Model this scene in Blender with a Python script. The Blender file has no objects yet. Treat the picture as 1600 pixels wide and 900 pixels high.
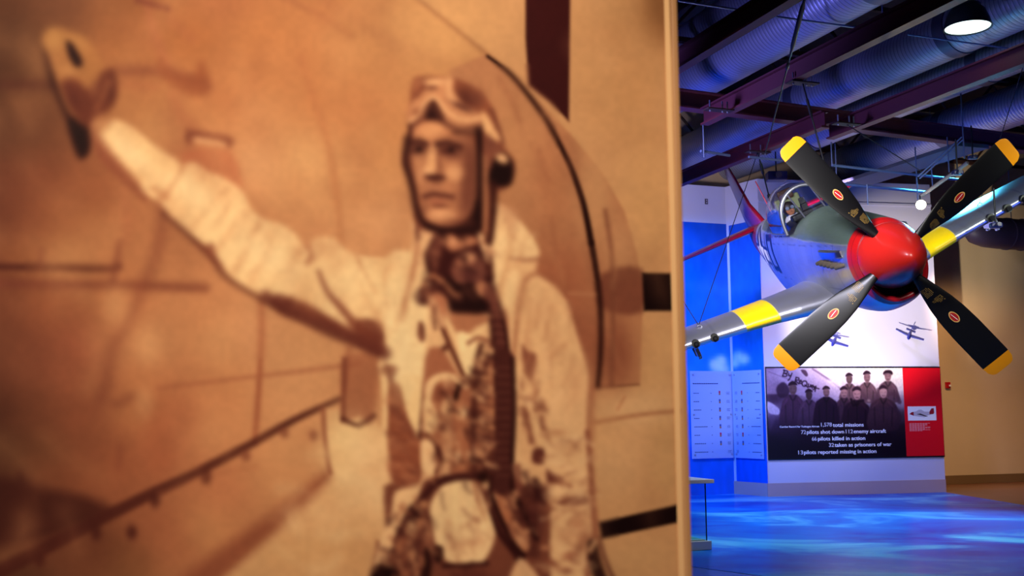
import bpy, bmesh, math, random
import numpy as np
from mathutils import Vector, Matrix
random.seed(4)
C = bpy.context.scene.collection
# ================================================================= camera
F_PX, PITCH, ROLL, EYE = 1690.0, 6.5, 0.5, 1.8
def _basis():
    p, r = math.radians(PITCH), math.radians(ROLL)
    f = np.array([0, math.cos(p), math.sin(p)]); R = np.array([1., 0, 0]); U = np.cross(R, f)
    return f, math.cos(r)*R-math.sin(r)*U, math.sin(r)*R+math.cos(r)*U
CF, CR, CU = _basis()
cam_data = bpy.data.cameras.new('camera'); cam = bpy.data.objects.new('camera', cam_data); C.objects.link(cam)
m = Matrix(((CR[0], CU[0], -CF[0], 0), (CR[1], CU[1], -CF[1], 0), (CR[2], CU[2], -CF[2], EYE), (0, 0, 0, 1)))
cam.matrix_world = m
cam_data.sensor_width = 36; cam_data.lens = 36*F_PX/1600
cam_data.dof.use_dof = True; cam_data.dof.focus_distance = 12.6; cam_data.dof.aperture_fstop = 2.8
cam_data.clip_end = 200
bpy.context.scene.camera = cam
EYEP = np.array([0, 0, EYE])
def ray(x, y): return CF+CR*(x-800)/F_PX+CU*(450-y)/F_PX
def at_z(x, y, z):
    d = ray(x, y); return Vector(EYEP+d*(z-EYE)/d[2])
def at_plane(x, y, P, n):
    d = ray(x, y); return Vector(EYEP+d*(np.dot(np.array(P)-EYEP, n)/np.dot(d, n)))
def px(P):
    d = np.asarray(P, float)-EYEP; z = d@CF; return 800+F_PX*(d@CR)/z, 450-F_PX*(d@CU)/z
# ================================================================= view, world
vs = bpy.context.scene.view_settings
bpy.context.scene.display_settings.display_device = 'sRGB'
vs.view_transform = 'Standard'; vs.look = 'None'; vs.gamma = 1; vs.use_curve_mapping = False; vs.exposure = 0.0
w = bpy.data.worlds.new('hall_air'); bpy.context.scene.world = w; w.use_nodes = True
w.node_tree.nodes['Background'].inputs[0].default_value = (.12, .14, .4, 1); w.node_tree.nodes['Background'].inputs[1].default_value = .06
# ================================================================= lights of the hall and added fill spots
def spot(name, loc, target, watts, color, angle=60, blend=.6, size=.12):
    d = bpy.data.lights.new(name, 'SPOT'); d.energy = watts; d.color = color; d.spot_size = math.radians(angle); d.spot_blend = blend; d.shadow_soft_size = size
    o = bpy.data.objects.new(name, d); C.objects.link(o); o.location = loc
    o.rotation_euler = (Vector(target)-Vector(loc)).to_track_quat('-Z', 'Y').to_euler(); return o
def area(name, loc, target, watts, color, sx, sy):
    d = bpy.data.lights.new(name, 'AREA'); d.energy = watts; d.color = color; d.shape = 'RECTANGLE'; d.size = sx; d.size_y = sy
    o = bpy.data.objects.new(name, d); C.objects.link(o); o.location = loc
    o.rotation_euler = (Vector(target)-Vector(loc)).to_track_quat('-Z', 'Y').to_euler(); return o
WARM, BLUE, PURPLE, WHITE, AMBER = (1, .80, .55), (.05, .24, 1), (.45, .3, 1), (1, .96, .9), (1, .62, .32)
spot('mural_spotlight', (.5, -.4, 4.6), (-.1, 2.65, 2.0), 980, (1, .86, .71), 56, .8, .25)
spot('aircraft_key_light', (3.6, 5.0, 5.9), (4.8, 13.5, 3.4), 1500, WHITE, 31, .5, .5)
spot('aircraft_fill_light', (.6, 8.6, 5.8), (4.2, 15.0, 2.9), 2800, (.84, .82, 1), 42, .6, .4)  # added fill spot to brighten the fuselage and lower wing
spot('aircraft_left_fill', (-.6, 11.5, 5.8), (4.4, 17.0, 3.9), 1700, (.88, .84, 1), 38, .6, .4)  # added spot to whiten the fuselage side and its star
spot('aircraft_side_light', (8.6, 8.6, 5.8), (6.2, 14.5, 3.9), 1000, (.86, .97, 1), 38, .5, .3)
spot('blue_wash_left', (.6, 18.2, 6.0), (3.4, 23, 2.0), 3000, BLUE, 80, .6, .3)
spot('blue_wash_floor', (7.6, 18.2, 5.9), (5.6, 15.5, 0), 2100, (.07, .60, 1), 100, .6, .3)
spot('blue_uplight_ceiling', (.2, 14.5, 5.0), (4.0, 15.5, 8.6), 560, (.22, .23, 1), 104, .7, .4)
spot('blue_uplight_right', (13, 13, .8), (8.5, 16, 8), 620, (.04, .10, 1), 84, .7, .4)
spot('violet_wash_block', (6.0, 19.2, 5.9), (6.6, 23.2, 2.9), 620, (.56, .46, 1), 84, .6, .3)
spot('gallery_spotlight', (5.2, 17.2, 1.3), (7.7, 23.2, 3.9), 3600, (1, .9, .74), 36, .7, .06)
spot('warm_wall_light', (9.4, 22.6, 4.9), (11.2, 26.0, 1.9), 420, AMBER, 80, .7, .2)
spot('warm_floor_light', (12.6, 22.0, 6.4), (12.5, 23.6, 0), 500, AMBER, 80, .7, .2)
spot('tail_fill', (1.4, 17.0, 5.7), (4.7, 19.2, 4.5), 420, (1, .86, 1), 44, .7, .2)  # added spot brightening the fuselage star, not a lamp on the aircraft
spot('upper_wall_fill', (2.4, 19.6, 5.4), (3.4, 23.0, 5.9), 330, (.80, .74, 1), 74, .7, .2)  # spot added to lift the pale upper wall
spot('case_fill', (2.6, 13.0, 5.6), (2.0, 14.4, .9), 260, (1, .95, .86), 26, .5, .1)  # unseen spot added to brighten the white case lid
# ================================================================= materials
def srgb(c):
    c = [v/255 for v in c[:3]]
    return tuple((v/12.92 if v <= .04045 else ((v+.055)/1.055)**2.4) for v in c)
def lin(a): return np.where(a <= .04045, a/12.92, ((a+.055)/1.055)**2.4)
MATS = {}
def mat(name, col, rough=.5, metal=0., noise=0., nscale=8., bump=0., emit=0., spec=.5, coat=0.):
    if name in MATS: return MATS[name]
    m = bpy.data.materials.new(name); m.use_nodes = True; nt = m.node_tree; b = nt.nodes['Principled BSDF']
    c = srgb(col); b.inputs['Base Color'].default_value = (*c, 1); b.inputs['Roughness'].default_value = rough; b.inputs['Metallic'].default_value = metal
    b.inputs['Specular IOR Level'].default_value = spec; b.inputs['Coat Weight'].default_value = coat
    tc = nt.nodes.new('ShaderNodeTexCoord'); n = nt.nodes.new('ShaderNodeTexNoise'); n.inputs['Scale'].default_value = nscale; n.inputs['Detail'].default_value = 4
    nt.links.new(tc.outputs['Object'], n.inputs['Vector'])
    r = nt.nodes.new('ShaderNodeMapRange'); r.inputs['To Min'].default_value = 1-max(noise, .03); r.inputs['To Max'].default_value = 1+max(noise, .03)
    nt.links.new(n.outputs['Fac'], r.inputs['Value'])
    mx = nt.nodes.new('ShaderNodeVectorMath'); mx.operation = 'SCALE'; mx.inputs[0].default_value = c; nt.links.new(r.outputs[0], mx.inputs['Scale']); nt.links.new(mx.outputs[0], b.inputs['Base Color'])
    if bump:
        bp = nt.nodes.new('ShaderNodeBump'); bp.inputs['Strength'].default_value = bump; bp.inputs['Distance'].default_value = .01
        nt.links.new(n.outputs['Fac'], bp.inputs['Height']); nt.links.new(bp.outputs[0], b.inputs['Normal'])
    if emit: b.inputs['Emission Color'].default_value = (*c, 1); b.inputs['Emission Strength'].default_value = emit
    MATS[name] = m; return m
def print_mat(name, rough=.5, metal_attr=False, spec=.4, coat=0., gain=1.0):
    m = bpy.data.materials.new(name); m.use_nodes = True; nt = m.node_tree; b = nt.nodes['Principled BSDF']
    a = nt.nodes.new('ShaderNodeAttribute'); a.attribute_name = 'paint'; nt.links.new(a.outputs['Color'], b.inputs['Base Color'])
    b.inputs['Roughness'].default_value = rough; b.inputs['Specular IOR Level'].default_value = spec; b.inputs['Coat Weight'].default_value = coat
    if metal_attr:
        q = nt.nodes.new('ShaderNodeAttribute'); q.attribute_name = 'bare'; nt.links.new(q.outputs['Fac'], b.inputs['Metallic'])
        tc = nt.nodes.new('ShaderNodeTexCoord'); mp = nt.nodes.new('ShaderNodeMapping'); mp.inputs['Scale'].default_value = (.8, 5, 5); n = nt.nodes.new('ShaderNodeTexNoise'); n.inputs['Scale'].default_value = 6; n.inputs['Detail'].default_value = 6
        nt.links.new(tc.outputs['Object'], mp.inputs[0]); nt.links.new(mp.outputs[0], n.inputs['Vector'])
        r = nt.nodes.new('ShaderNodeMapRange'); r.inputs['To Min'].default_value = rough-.04; r.inputs['To Max'].default_value = rough+.08; nt.links.new(n.outputs['Fac'], r.inputs['Value']); nt.links.new(r.outputs[0], b.inputs['Roughness'])
    return m
def glass_mat(name, tint=(.9, .95, 1), clear=.85, rough=.03, milky=False):
    m = bpy.data.materials.new(name); m.use_nodes = True; nt = m.node_tree; nt.nodes.clear()
    o = nt.nodes.new('ShaderNodeOutputMaterial'); t = nt.nodes.new('ShaderNodeBsdfTransparent'); g = nt.nodes.new('ShaderNodeBsdfPrincipled' if milky else 'ShaderNodeBsdfGlossy'); x = nt.nodes.new('ShaderNodeMixShader'); f = nt.nodes.new('ShaderNodeLayerWeight'); pw = nt.nodes.new('ShaderNodeMath'); pw.operation = 'POWER'; pw.inputs[1].default_value = 4
    t.inputs[0].default_value = (*tint, 1); g.inputs[0].default_value = (*tint, 1); g.inputs['Roughness'].default_value = rough; f.inputs[0].default_value = .5; nt.links.new(f.outputs['Facing'], pw.inputs[0])
    r = nt.nodes.new('ShaderNodeMapRange'); r.inputs['To Min'].default_value = 1-clear; r.inputs['To Max'].default_value = .8; nt.links.new(pw.outputs[0], r.inputs['Value'])
    nt.links.new(r.outputs[0], x.inputs[0]); nt.links.new(t.outputs[0], x.inputs[1]); nt.links.new(g.outputs[0], x.inputs[2]); nt.links.new(x.outputs[0], o.inputs[0]); return m
def duct_mat(name, col):
    m = bpy.data.materials.new(name); m.use_nodes = True; nt = m.node_tree; b = nt.nodes['Principled BSDF']
    tc = nt.nodes.new('ShaderNodeTexCoord'); wv = nt.nodes.new('ShaderNodeTexWave'); wv.bands_direction = 'X'; wv.inputs['Scale'].default_value = 4.2; wv.inputs['Distortion'].default_value = .25
    mp = nt.nodes.new('ShaderNodeMapping'); mp.inputs['Rotation'].default_value = (0, 0, .16); nt.links.new(tc.outputs['Object'], mp.inputs[0]); nt.links.new(mp.outputs[0], wv.inputs['Vector'])
    cr = nt.nodes.new('ShaderNodeValToRGB'); cr.color_ramp.elements[0].position = 0; cr.color_ramp.elements[1].position = .12
    c = srgb(col); cr.color_ramp.elements[0].color = (c[0]*.42, c[1]*.42, c[2]*.42, 1); cr.color_ramp.elements[1].color = (*c, 1)
    nt.links.new(wv.outputs['Fac'], cr.inputs[0]); nt.links.new(cr.outputs[0], b.inputs['Base Color'])
    bp = nt.nodes.new('ShaderNodeBump'); bp.inputs['Strength'].default_value = .22; bp.inputs['Distance'].default_value = .012; nt.links.new(wv.outputs['Fac'], bp.inputs['Height']); nt.links.new(bp.outputs[0], b.inputs['Normal'])
    b.inputs['Metallic'].default_value = .5; b.inputs['Roughness'].default_value = .42; return m
# ================================================================= mesh helpers
class MB:
    def __init__(s): s.v, s.f = [], []
    def add(s, V, Fc):
        k = len(s.v); s.v += [tuple(p) for p in V]; s.f += [tuple(i+k for i in f) for f in Fc]; return s
    def box(s, c, d, M=None):
        V = [Vector((c[0]+a*d[0]/2, c[1]+b*d[1]/2, c[2]+e*d[2]/2)) for a in (-1, 1) for b in (-1, 1) for e in (-1, 1)]
        if M is not None: V = [M @ p for p in V]
        return s.add(V, [(0, 1, 3, 2), (4, 6, 7, 5), (0, 4, 5, 1), (2, 3, 7, 6), (0, 2, 6, 4), (1, 5, 7, 3)])
    def hexa(s, a, b):   # two quads of four points each
        return s.add(list(a)+list(b), [(3, 2, 1, 0), (4, 5, 6, 7), (0, 1, 5, 4), (1, 2, 6, 5), (2, 3, 7, 6), (3, 0, 4, 7)])
    def loft(s, rings, caps=True, closed=True):
        n = len(rings[0]); V = [p for r in rings for p in r]; Fc = []
        for i in range(len(rings)-1):
            for j in range(n if closed else n-1):
                k = (j+1) % n; Fc.append((i*n+j, i*n+k, (i+1)*n+k, (i+1)*n+j))
        if caps: Fc += [tuple(range(n))[::-1], tuple(range((len(rings)-1)*n, len(rings)*n))]
        return s.add(V, Fc)
    def tube(s, pts, r, n=10, caps=True):
        pts = [Vector(p) for p in pts]; rr = r if isinstance(r, (list, tuple)) else [r]*len(pts); rings = []
        t0 = (pts[1]-pts[0]).normalized(); u = t0.orthogonal().normalized()
        for i, p in enumerate(pts):
            t = (pts[min(i+1, len(pts)-1)]-pts[max(i-1, 0)]).normalized(); u = (u-t*u.dot(t)).normalized(); v = t.cross(u)
            rings.append([p+(u*math.cos(a)+v*math.sin(a))*rr[i] for a in (2*math.pi*k/n for k in range(n))])
        return s.loft(rings, caps)
    def lathe(s, prof, axis='z', n=32, M=None, caps=True):
        rings = []
        for r, h in prof:
            R = []
            for k in range(n):
                a = 2*math.pi*k/n; p = Vector((r*math.cos(a), r*math.sin(a), h)) if axis == 'z' else Vector((h, r*math.cos(a), r*math.sin(a)))
                R.append(M @ p if M is not None else p)
            rings.append(R)
        return s.loft(rings, caps)
    def build(s, name, material, parent=None, smooth=False, bevel=0):
        me = bpy.data.meshes.new(name); me.from_pydata(s.v, [], s.f); me.update()
        bm = bmesh.new(); bm.from_mesh(me); bmesh.ops.recalc_face_normals(bm, faces=bm.faces); bm.to_mesh(me); bm.free()
        o = bpy.data.objects.new(name, me); C.objects.link(o); me.materials.append(material)
        if smooth:
            me.polygons.foreach_set('use_smooth', [True]*len(me.polygons))
            try: me.set_sharp_from_angle(angle=math.radians(smooth if smooth > 1 else 40))
            except Exception: pass
        if bevel:
            b = o.modifiers.new('bevel', 'BEVEL'); b.width = bevel; b.segments = 2; b.limit_method = 'ANGLE'
        if parent is not None: o.parent = parent
        return o
def tag(o, label=None, cat=None, group=None, kind=None):
    for k, v in (('label', label), ('category', cat), ('group', group), ('kind', kind)):
        if v: o[k] = v
    return o
def empty(name, loc, label, cat, group=None, M=None):
    o = bpy.data.objects.new(name, None); C.objects.link(o); o.empty_display_size = .2
    if M is not None: o.matrix_world = M
    else: o.location = loc
    return tag(o, label, cat, group)
def origin_to(o, P):
    o.data.transform(Matrix.Translation(-Vector(P))); o.location = P; return o
def set_paint(me, rgb_lin, bare=None):
    a = me.color_attributes.new('paint', 'FLOAT_COLOR', 'POINT'); q = np.ones((len(me.vertices), 4), 'f'); q[:, :3] = rgb_lin; a.data.foreach_set('color', q.ravel())
    if bare is not None:
        b = me.attributes.new('bare', 'FLOAT', 'POINT'); b.data.foreach_set('value', np.asarray(bare, 'f'))
def grid_mesh(name, P, material, parent=None):
    nj, ni = P.shape[:2]; idx = np.arange(nj*ni).reshape(nj, ni)
    fc = np.stack([idx[:-1, :-1], idx[1:, :-1], idx[1:, 1:], idx[:-1, 1:]], -1).reshape(-1, 4)
    me = bpy.data.meshes.new(name); me.from_pydata(P.reshape(-1, 3).tolist(), [], fc.tolist()); me.materials.append(material); me.update()
    o = bpy.data.objects.new(name, me); C.objects.link(o); o.parent = parent; return o
def frame(P, ux, uy, uz=(0, 0, 1)):
    ux, uy, uz = Vector(ux).normalized(), Vector(uy).normalized(), Vector(uz).normalized()
    return Matrix(((ux[0], uy[0], uz[0], P[0]), (ux[1], uy[1], uz[1], P[1]), (ux[2], uy[2], uz[2], P[2]), (0, 0, 0, 1)))
AX = Vector((-math.sin(math.radians(20.2)), math.cos(math.radians(20.2)), 0))   # the hall's long direction, away from the camera
BX = Vector((math.cos(math.radians(20.2)), math.sin(math.radians(20.2)), 0))    # across the hall, to the right
# ---------------------------------------------------------------- painter: fills printed pictures onto the vertices of a flat grid
class Print:
    def __init__(s, xs, ys, bg=(200, 150, 100), XY=None):
        s.xs, s.ys = np.asarray(xs, float), np.asarray(ys, float)
        s.img = np.empty((len(ys), len(xs), 3)); s.img[:] = bg
        s.o = (0, 0, 1.0); s.X, s.Y = np.meshgrid(s.xs, s.ys) if XY is None else XY; s.pad = 0 if XY is None else 30
    def Z(s, x0=0, y0=0, k=1.0): s.o = (x0, y0, k)
    def _t(s, pts): return np.array([(s.o[0]+p[0]/s.o[2], s.o[1]+p[1]/s.o[2]) for p in pts], float)
    def _box(s, P, m):
        m = m+s.pad
        i0, i1 = np.searchsorted(s.xs, [P[:, 0].min()-m, P[:, 0].max()+m])
        j0, j1 = np.searchsorted(s.ys, [P[:, 1].min()-m, P[:, 1].max()+m])
        return (i0, i1, j0, j1, s.X[j0:j1, i0:i1], s.Y[j0:j1, i0:i1])
    @staticmethod
    def smooth(P, closed, n=4):
        m = len(P); out = []
        R = range(m) if closed else range(m-1)
        for i in R:
            g = (lambda k: P[k % m]) if closed else (lambda k: P[min(max(k, 0), m-1)])
            a, b, c, d = g(i-1), g(i), g(i+1), g(i+2)
            for t in np.arange(n)/n:
                out.append(.5*((2*b)+(-a+c)*t+(2*a-5*b+4*c-d)*t*t+(-a+3*b-3*c+d)*t**3))
        if not closed: out.append(P[-1])
        return np.array(out)
    @staticmethod
    def _dist(X, Y, P, closed):
        D = np.full(X.shape, 1e9); T = np.zeros(X.shape); n = len(P); L = n if closed else n-1
        for i in range(L):
            a, b = P[i], P[(i+1) % n]; d = b-a; l = (d*d).sum()+1e-9
            t = np.clip(((X-a[0])*d[0]+(Y-a[1])*d[1])/l, 0, 1)
            q = (X-a[0]-t*d[0])**2+(Y-a[1]-t*d[1])**2
            T = np.where(q < D, (i+t)/L, T); D = np.minimum(D, q)
        return np.sqrt(D), T
    def _mix(s, bx, a, col):
        i0, i1, j0, j1 = bx; v = s.img[j0:j1, i0:i1]
        v += (np.asarray(col, float)-v)*a[..., None]
    def poly(s, pts, col, soft=3, sm=True, alpha=1.0):
        P = s._t(pts)
        if sm: P = s.smooth(P, True, 3)
        i0, i1, j0, j1, X, Y = s._box(P, soft)
        if X.size == 0: return
        D, _ = s._dist(X, Y, P, True); ins = np.zeros(X.shape, bool); n = len(P)
        for i in range(n):
            (x1, y1), (x2, y2) = P[i], P[(i+1) % n]
            if y1 == y2: continue
            c = ((y1 > Y) != (y2 > Y)) & (X < (x2-x1)*(Y-y1)/(y2-y1)+x1); ins ^= c
        sd = np.where(ins, D, -D)/max(soft, .01)
        a = np.clip(.5+.5*sd, 0, 1); a = a*a*(3-2*a)*alpha
        s._mix((i0, i1, j0, j1), a, col)
    def line(s, pts, w, col, soft=2, sm=True, alpha=1.0):
        P = s._t(pts); w = w if isinstance(w, tuple) else (w, w)
        w = (w[0]/s.o[2], w[1]/s.o[2])
        if sm and len(P) > 2: P = s.smooth(P, False, 4)
        i0, i1, j0, j1, X, Y = s._box(P, soft+max(w))
        if X.size == 0: return
        D, T = s._dist(X, Y, P, False); ww = (w[0]+(w[1]-w[0])*T)/2
        a = np.clip(.5+.5*(ww-D)/max(soft, .01), 0, 1); a = a*a*(3-2*a)*alpha
        s._mix((i0, i1, j0, j1), a, col)
    def blob(s, x, y, rx, ry, col, alpha=1.0, ang=0.0):
        c = s._t([(x, y)])[0]; rx, ry = rx/s.o[2], ry/s.o[2]; r = max(rx, ry)*2.2
        i0, i1, j0, j1, X, Y = s._box(np.array([c-r, c+r]), 0)
        if X.size == 0: return
        ca, sa = math.cos(math.radians(ang)), math.sin(math.radians(ang))
        u = ((X-c[0])*ca+(Y-c[1])*sa)/rx; v = (-(X-c[0])*sa+(Y-c[1])*ca)/ry
        a = np.exp(-(u*u+v*v)**1.3*.9)*alpha
        s._mix((i0, i1, j0, j1), a, col)
    def field(s, samples, power=3.2):
        X, Y = s.X, s.Y; W = np.zeros(X.shape); C = np.zeros(X.shape+(3,))
        for x, y, r, g, b in samples:
            w = 1/((X-x)**2+(Y-y)**2+1500)**(power/2); W += w; C += w[..., None]*np.array([r, g, b], float)
        s.img = C/W[..., None]
    def speckle(s, amp, seed=1, k=7):
        r = np.random.RandomState(seed); n = r.rand(s.img.shape[0]//k+3, s.img.shape[1]//k+3)
        a, b = np.arange(s.img.shape[0])/k, np.arange(s.img.shape[1])/k
        i, j = a.astype(int), b.astype(int); fa, fb = (a-i)[:, None], (b-j)[None]
        v = (n[i][:, j]*(1-fa)*(1-fb)+n[i+1][:, j]*fa*(1-fb)+n[i][:, j+1]*(1-fa)*fb+n[i+1][:, j+1]*fa*fb)-.5
        s.img *= (1+amp*2*v)[..., None]
    def blur(s, x0, y0, x1, y1, k=1, n=2):
        i0, i1 = np.searchsorted(s.xs, [x0, x1]); j0, j1 = np.searchsorted(s.ys, [y0, y1]); v = s.img[j0:j1, i0:i1]
        for _ in range(n):
            for ax in (0, 1):
                q = v.copy()
                for d in range(1, k+1): q += np.roll(v, d, ax)+np.roll(v, -d, ax)
                q /= 2*k+1; m = k+1; sl = [slice(None)]*3; sl[ax] = slice(m, -m); v[tuple(sl)] = q[tuple(sl)]
    def crumple(s, pts, n, seed, cols, L=14, w=7, ang=0., spread=40, alpha=.45, soft=6):
        r = random.Random(seed); P = np.array(pts, float); x0, y0 = P.min(0); x1, y1 = P.max(0); c = 0
        while c < n:
            x, y = r.uniform(x0, x1), r.uniform(y0, y1); ins = False; m = len(P)
            for i in range(m):
                a, b = P[i], P[(i+1) % m]
                if (a[1] > y) != (b[1] > y) and x < (b[0]-a[0])*(y-a[1])/(b[1]-a[1])+a[0]: ins = not ins
            c += 1
            if not ins: continue
            t = math.radians(ang+r.uniform(-spread, spread)); l = L*r.uniform(.5, 1.3)/2; bend = r.uniform(-.35, .35)*l
            s.line([(x-l*math.cos(t), y-l*math.sin(t)), (x-bend*math.sin(t), y+bend*math.cos(t)), (x+l*math.cos(t), y+l*math.sin(t))], (w*r.uniform(.5, 1.2), w*.4), r.choice(cols), soft, alpha=alpha*r.uniform(.5, 1.1))
# ---------------------------------------------------------------- the picture printed on the big sepia panel
HI, LT, MD, BR, DK, KK, XX = (255, 222, 156), (238, 196, 138), (212, 156, 102), (178, 110, 72), (128, 68, 48), (78, 32, 24), (38, 12, 8)
def paint_mural(xs, ys, XY=None):
    p = Print(xs, ys, XY=XY)  # colour samples hold the lamp falloff too: left edges painted darker
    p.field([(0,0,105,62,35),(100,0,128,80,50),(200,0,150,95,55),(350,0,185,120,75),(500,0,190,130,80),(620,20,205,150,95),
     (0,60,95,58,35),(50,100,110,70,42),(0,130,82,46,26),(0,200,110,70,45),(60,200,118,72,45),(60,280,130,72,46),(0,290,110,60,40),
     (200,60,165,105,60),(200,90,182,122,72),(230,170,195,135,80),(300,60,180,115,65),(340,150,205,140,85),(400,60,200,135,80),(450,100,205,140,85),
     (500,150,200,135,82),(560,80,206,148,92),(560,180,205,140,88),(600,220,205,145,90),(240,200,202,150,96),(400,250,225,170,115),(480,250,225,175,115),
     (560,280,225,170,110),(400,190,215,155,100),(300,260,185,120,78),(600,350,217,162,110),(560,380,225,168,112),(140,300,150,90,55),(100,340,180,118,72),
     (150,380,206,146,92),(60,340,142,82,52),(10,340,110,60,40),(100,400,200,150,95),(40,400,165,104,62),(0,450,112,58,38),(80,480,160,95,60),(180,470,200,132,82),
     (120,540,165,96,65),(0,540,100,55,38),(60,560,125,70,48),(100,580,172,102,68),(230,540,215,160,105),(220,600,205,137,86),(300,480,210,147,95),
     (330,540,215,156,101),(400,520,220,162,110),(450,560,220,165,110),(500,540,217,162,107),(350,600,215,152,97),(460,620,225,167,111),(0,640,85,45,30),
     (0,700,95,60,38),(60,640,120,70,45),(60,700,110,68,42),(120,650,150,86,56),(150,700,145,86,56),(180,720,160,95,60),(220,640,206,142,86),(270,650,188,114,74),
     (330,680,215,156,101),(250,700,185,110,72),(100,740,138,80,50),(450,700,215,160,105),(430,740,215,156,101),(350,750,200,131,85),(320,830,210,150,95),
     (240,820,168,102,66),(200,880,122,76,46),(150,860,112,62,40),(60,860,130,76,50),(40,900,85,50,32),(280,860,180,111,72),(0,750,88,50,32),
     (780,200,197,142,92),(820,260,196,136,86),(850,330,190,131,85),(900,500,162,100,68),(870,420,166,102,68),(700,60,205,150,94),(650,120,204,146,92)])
    # skin seams, rivet lines and stains on the fuselage
    p.line([(228,-10),(238,40),(252,80),(262,108)],12,BR,9,alpha=.6); p.line([(215,0),(262,14)],9,DK,7,alpha=.75)
    p.line([(265,30),(300,60)],14,BR,10,alpha=.35)
    p.line([(190,112),(250,112),(300,126),(322,134)],16,DK,12,alpha=.6); p.poly([(248,90),(268,110),(300,118),(314,95),(326,118),(324,146),(300,150),(280,142),(255,122)],(150,84,50),9,alpha=.75)
    p.line([(-60,134),(60,132),(110,134)],14,KK,12,alpha=.55); p.line([(180,130),(245,136)],10,BR,9,alpha=.5)
    p.line([(270,150),(284,180),(300,196)],16,BR,12,alpha=.5)
    p.poly([(290,205),(300,202),(360,214),(362,228),(352,230),(346,222),(304,216),(300,226),(290,222)],DK,5,alpha=.8); p.line([(306,218),(350,226)],6,(240,196,140),4,alpha=.8)
    p.poly([(290,236),(360,236),(378,310),(330,290),(296,262)],(192,116,76),8,alpha=.8)
    p.line([(430,-10),(500,24),(550,56)],8,(176,116,74),8,alpha=.7); p.line([(470,90),(492,160),(514,230),(528,320),(535,400)],7,(190,124,78),8,alpha=.7)
    p.line([(500,-6),(600,60),(700,96),(760,92)],16,(176,120,78),12,alpha=.35)
    p.line([(-60,416),(80,418),(170,420),(186,416)],10,KK,7,alpha=.72); p.line([(-60,443),(60,444),(200,446),(320,450)],13,DK,9,alpha=.75)
    p.line([(186,380),(184,400),(176,440)],9,DK,7,alpha=.7); p.line([(64,392),(64,415)],8,DK,6,alpha=.6)
    p.line([(194,295),(198,340),(197,380)],8,BR,8,alpha=.6)
    p.line([(255,300),(252,360),(240,410),(222,450),(205,490),(180,535),(168,570),(158,620)],(20,12),DK,14,alpha=.5)
    p.line([(160,560),(172,600),(150,640)],16,DK,16,alpha=.25)
    p.line([(408,470),(409,520),(406,580),(402,640),(398,690)],9,(170,100,66),6,alpha=.85); p.line([(248,606),(320,598),(400,588),(470,580),(560,568)],6,(170,104,70),7,alpha=.6)
    p.line([(545,545),(542,580),(538,610)],7,(160,92,62),5,alpha=.7)
    p.line([(180,632),(204,622)],12,DK,12,alpha=.5); p.line([(188,700),(184,730)],10,DK,10,alpha=.35); p.line([(240,640),(252,720)],34,(176,104,66),26,alpha=.5)
    for x,y,r,a in ((182,480,22,.7),(232,540,18,.6),(226,630,16,.6),(350,530,26,.35),(440,440,0,0)):
        if r: p.blob(x,y,r,r*1.5,(226,170,112),a)
    # keel line running down to the left, dark vent under it
    p.poly([(-20,745),(20,748),(34,738),(60,760),(110,770),(150,782),(170,800),(110,830),(40,850),(-20,860),(-160,900),(-160,760)],(70,30,22),14,alpha=.8)
    p.line([(-160,980),(0,893),(60,862),(150,815),(240,770),(300,742),(390,695),(460,656),(530,624)],(26,9),KK,6,alpha=.8)
    for x,y in ((62,875),(150,833),(242,782),(322,744),(206,832)): p.blob(x,y,9,12,KK,.75)
    for x,y in ((384,712),(444,676),(490,680)): p.blob(x,y,8,9,DK,.6)
    p.line([(250,770),(330,742),(400,730)],6,BR,9,alpha=.3)
    # lower skin shade and the ground beyond it
    p.poly([(510,640),(560,640),(620,690),(640,800),(600,920),(600,1500),(-160,1500),(-160,1300),(120,1090),(342,905),(430,828),(517,742),(506,700)],(228,180,122),6,sm=False)
    p.blob(545,700,40,60,(250,216,150),.9); p.blob(590,740,50,70,(246,206,146),.8); p.blob(470,860,60,30,(216,166,106),.6); p.blob(560,860,30,50,(214,162,104),.5); p.blob(450,1000,300,120,(206,154,98),.6)
    p.line([(508,746),(440,806),(360,868),(260,950),(100,1080)],(12,60),(150,84,56),16,alpha=.8)
    p.line([(505,640),(508,690),(516,738)],8,(150,88,60),5,alpha=.7)
    # wheel bay edge between arm and jacket
    p.poly([(536,560),(590,556),(586,640),(578,662),(560,652),(534,660),(533,610)],(164,98,66),8,alpha=.65); p.line([(538,560),(536,655)],7,DK,5,alpha=.7); p.line([(536,655),(560,664),(584,650)],8,KK,5,alpha=.6)
    # sky and field beyond the cowling, right; top corner darkened as light falloff
    sky = [(520,-160),(620,-20),(700,30),(768,88),(800,118),(850,168),(895,215),(940,270),(975,330),(995,400),(1003,470),(1000,600),(930,604),(930,760),(945,900),(1000,1500),(1200,1500),(1200,-160)]
    p.poly(sky,(210,160,106),4,sm=False)
    for x,y,rx,ry,c,a in ((700,40,90,70,(218,168,108),.7),(960,80,70,110,(190,142,88),.6),(1040,10,40,70,(140,92,52),.8),(1000,160,60,90,(196,146,92),.6),(1020,320,50,90,(218,168,108),.8),
        (1030,560,40,60,(214,170,112),.7),(1000,640,70,30,(228,184,128),.8),(960,720,50,60,(222,176,120),.8),(1040,720,30,60,(206,162,104),.7),(1000,870,60,30,(212,166,110),.7)): p.blob(x,y,rx,ry,c,a)
    p.line([(930,660),(1000,648),(1062,642)],6,(168,110,72),5,alpha=.7); p.line([(965,640),(976,620)],4,BR,3,alpha=.4)
    # nose cowling of the aircraft behind the pilot
    p.poly([(760,85),(800,118),(850,168),(895,215),(940,270),(975,330),(995,400),(1003,470),(998,600),(780,606),(780,300),(700,110)],(188,132,88),4,sm=False)
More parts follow.
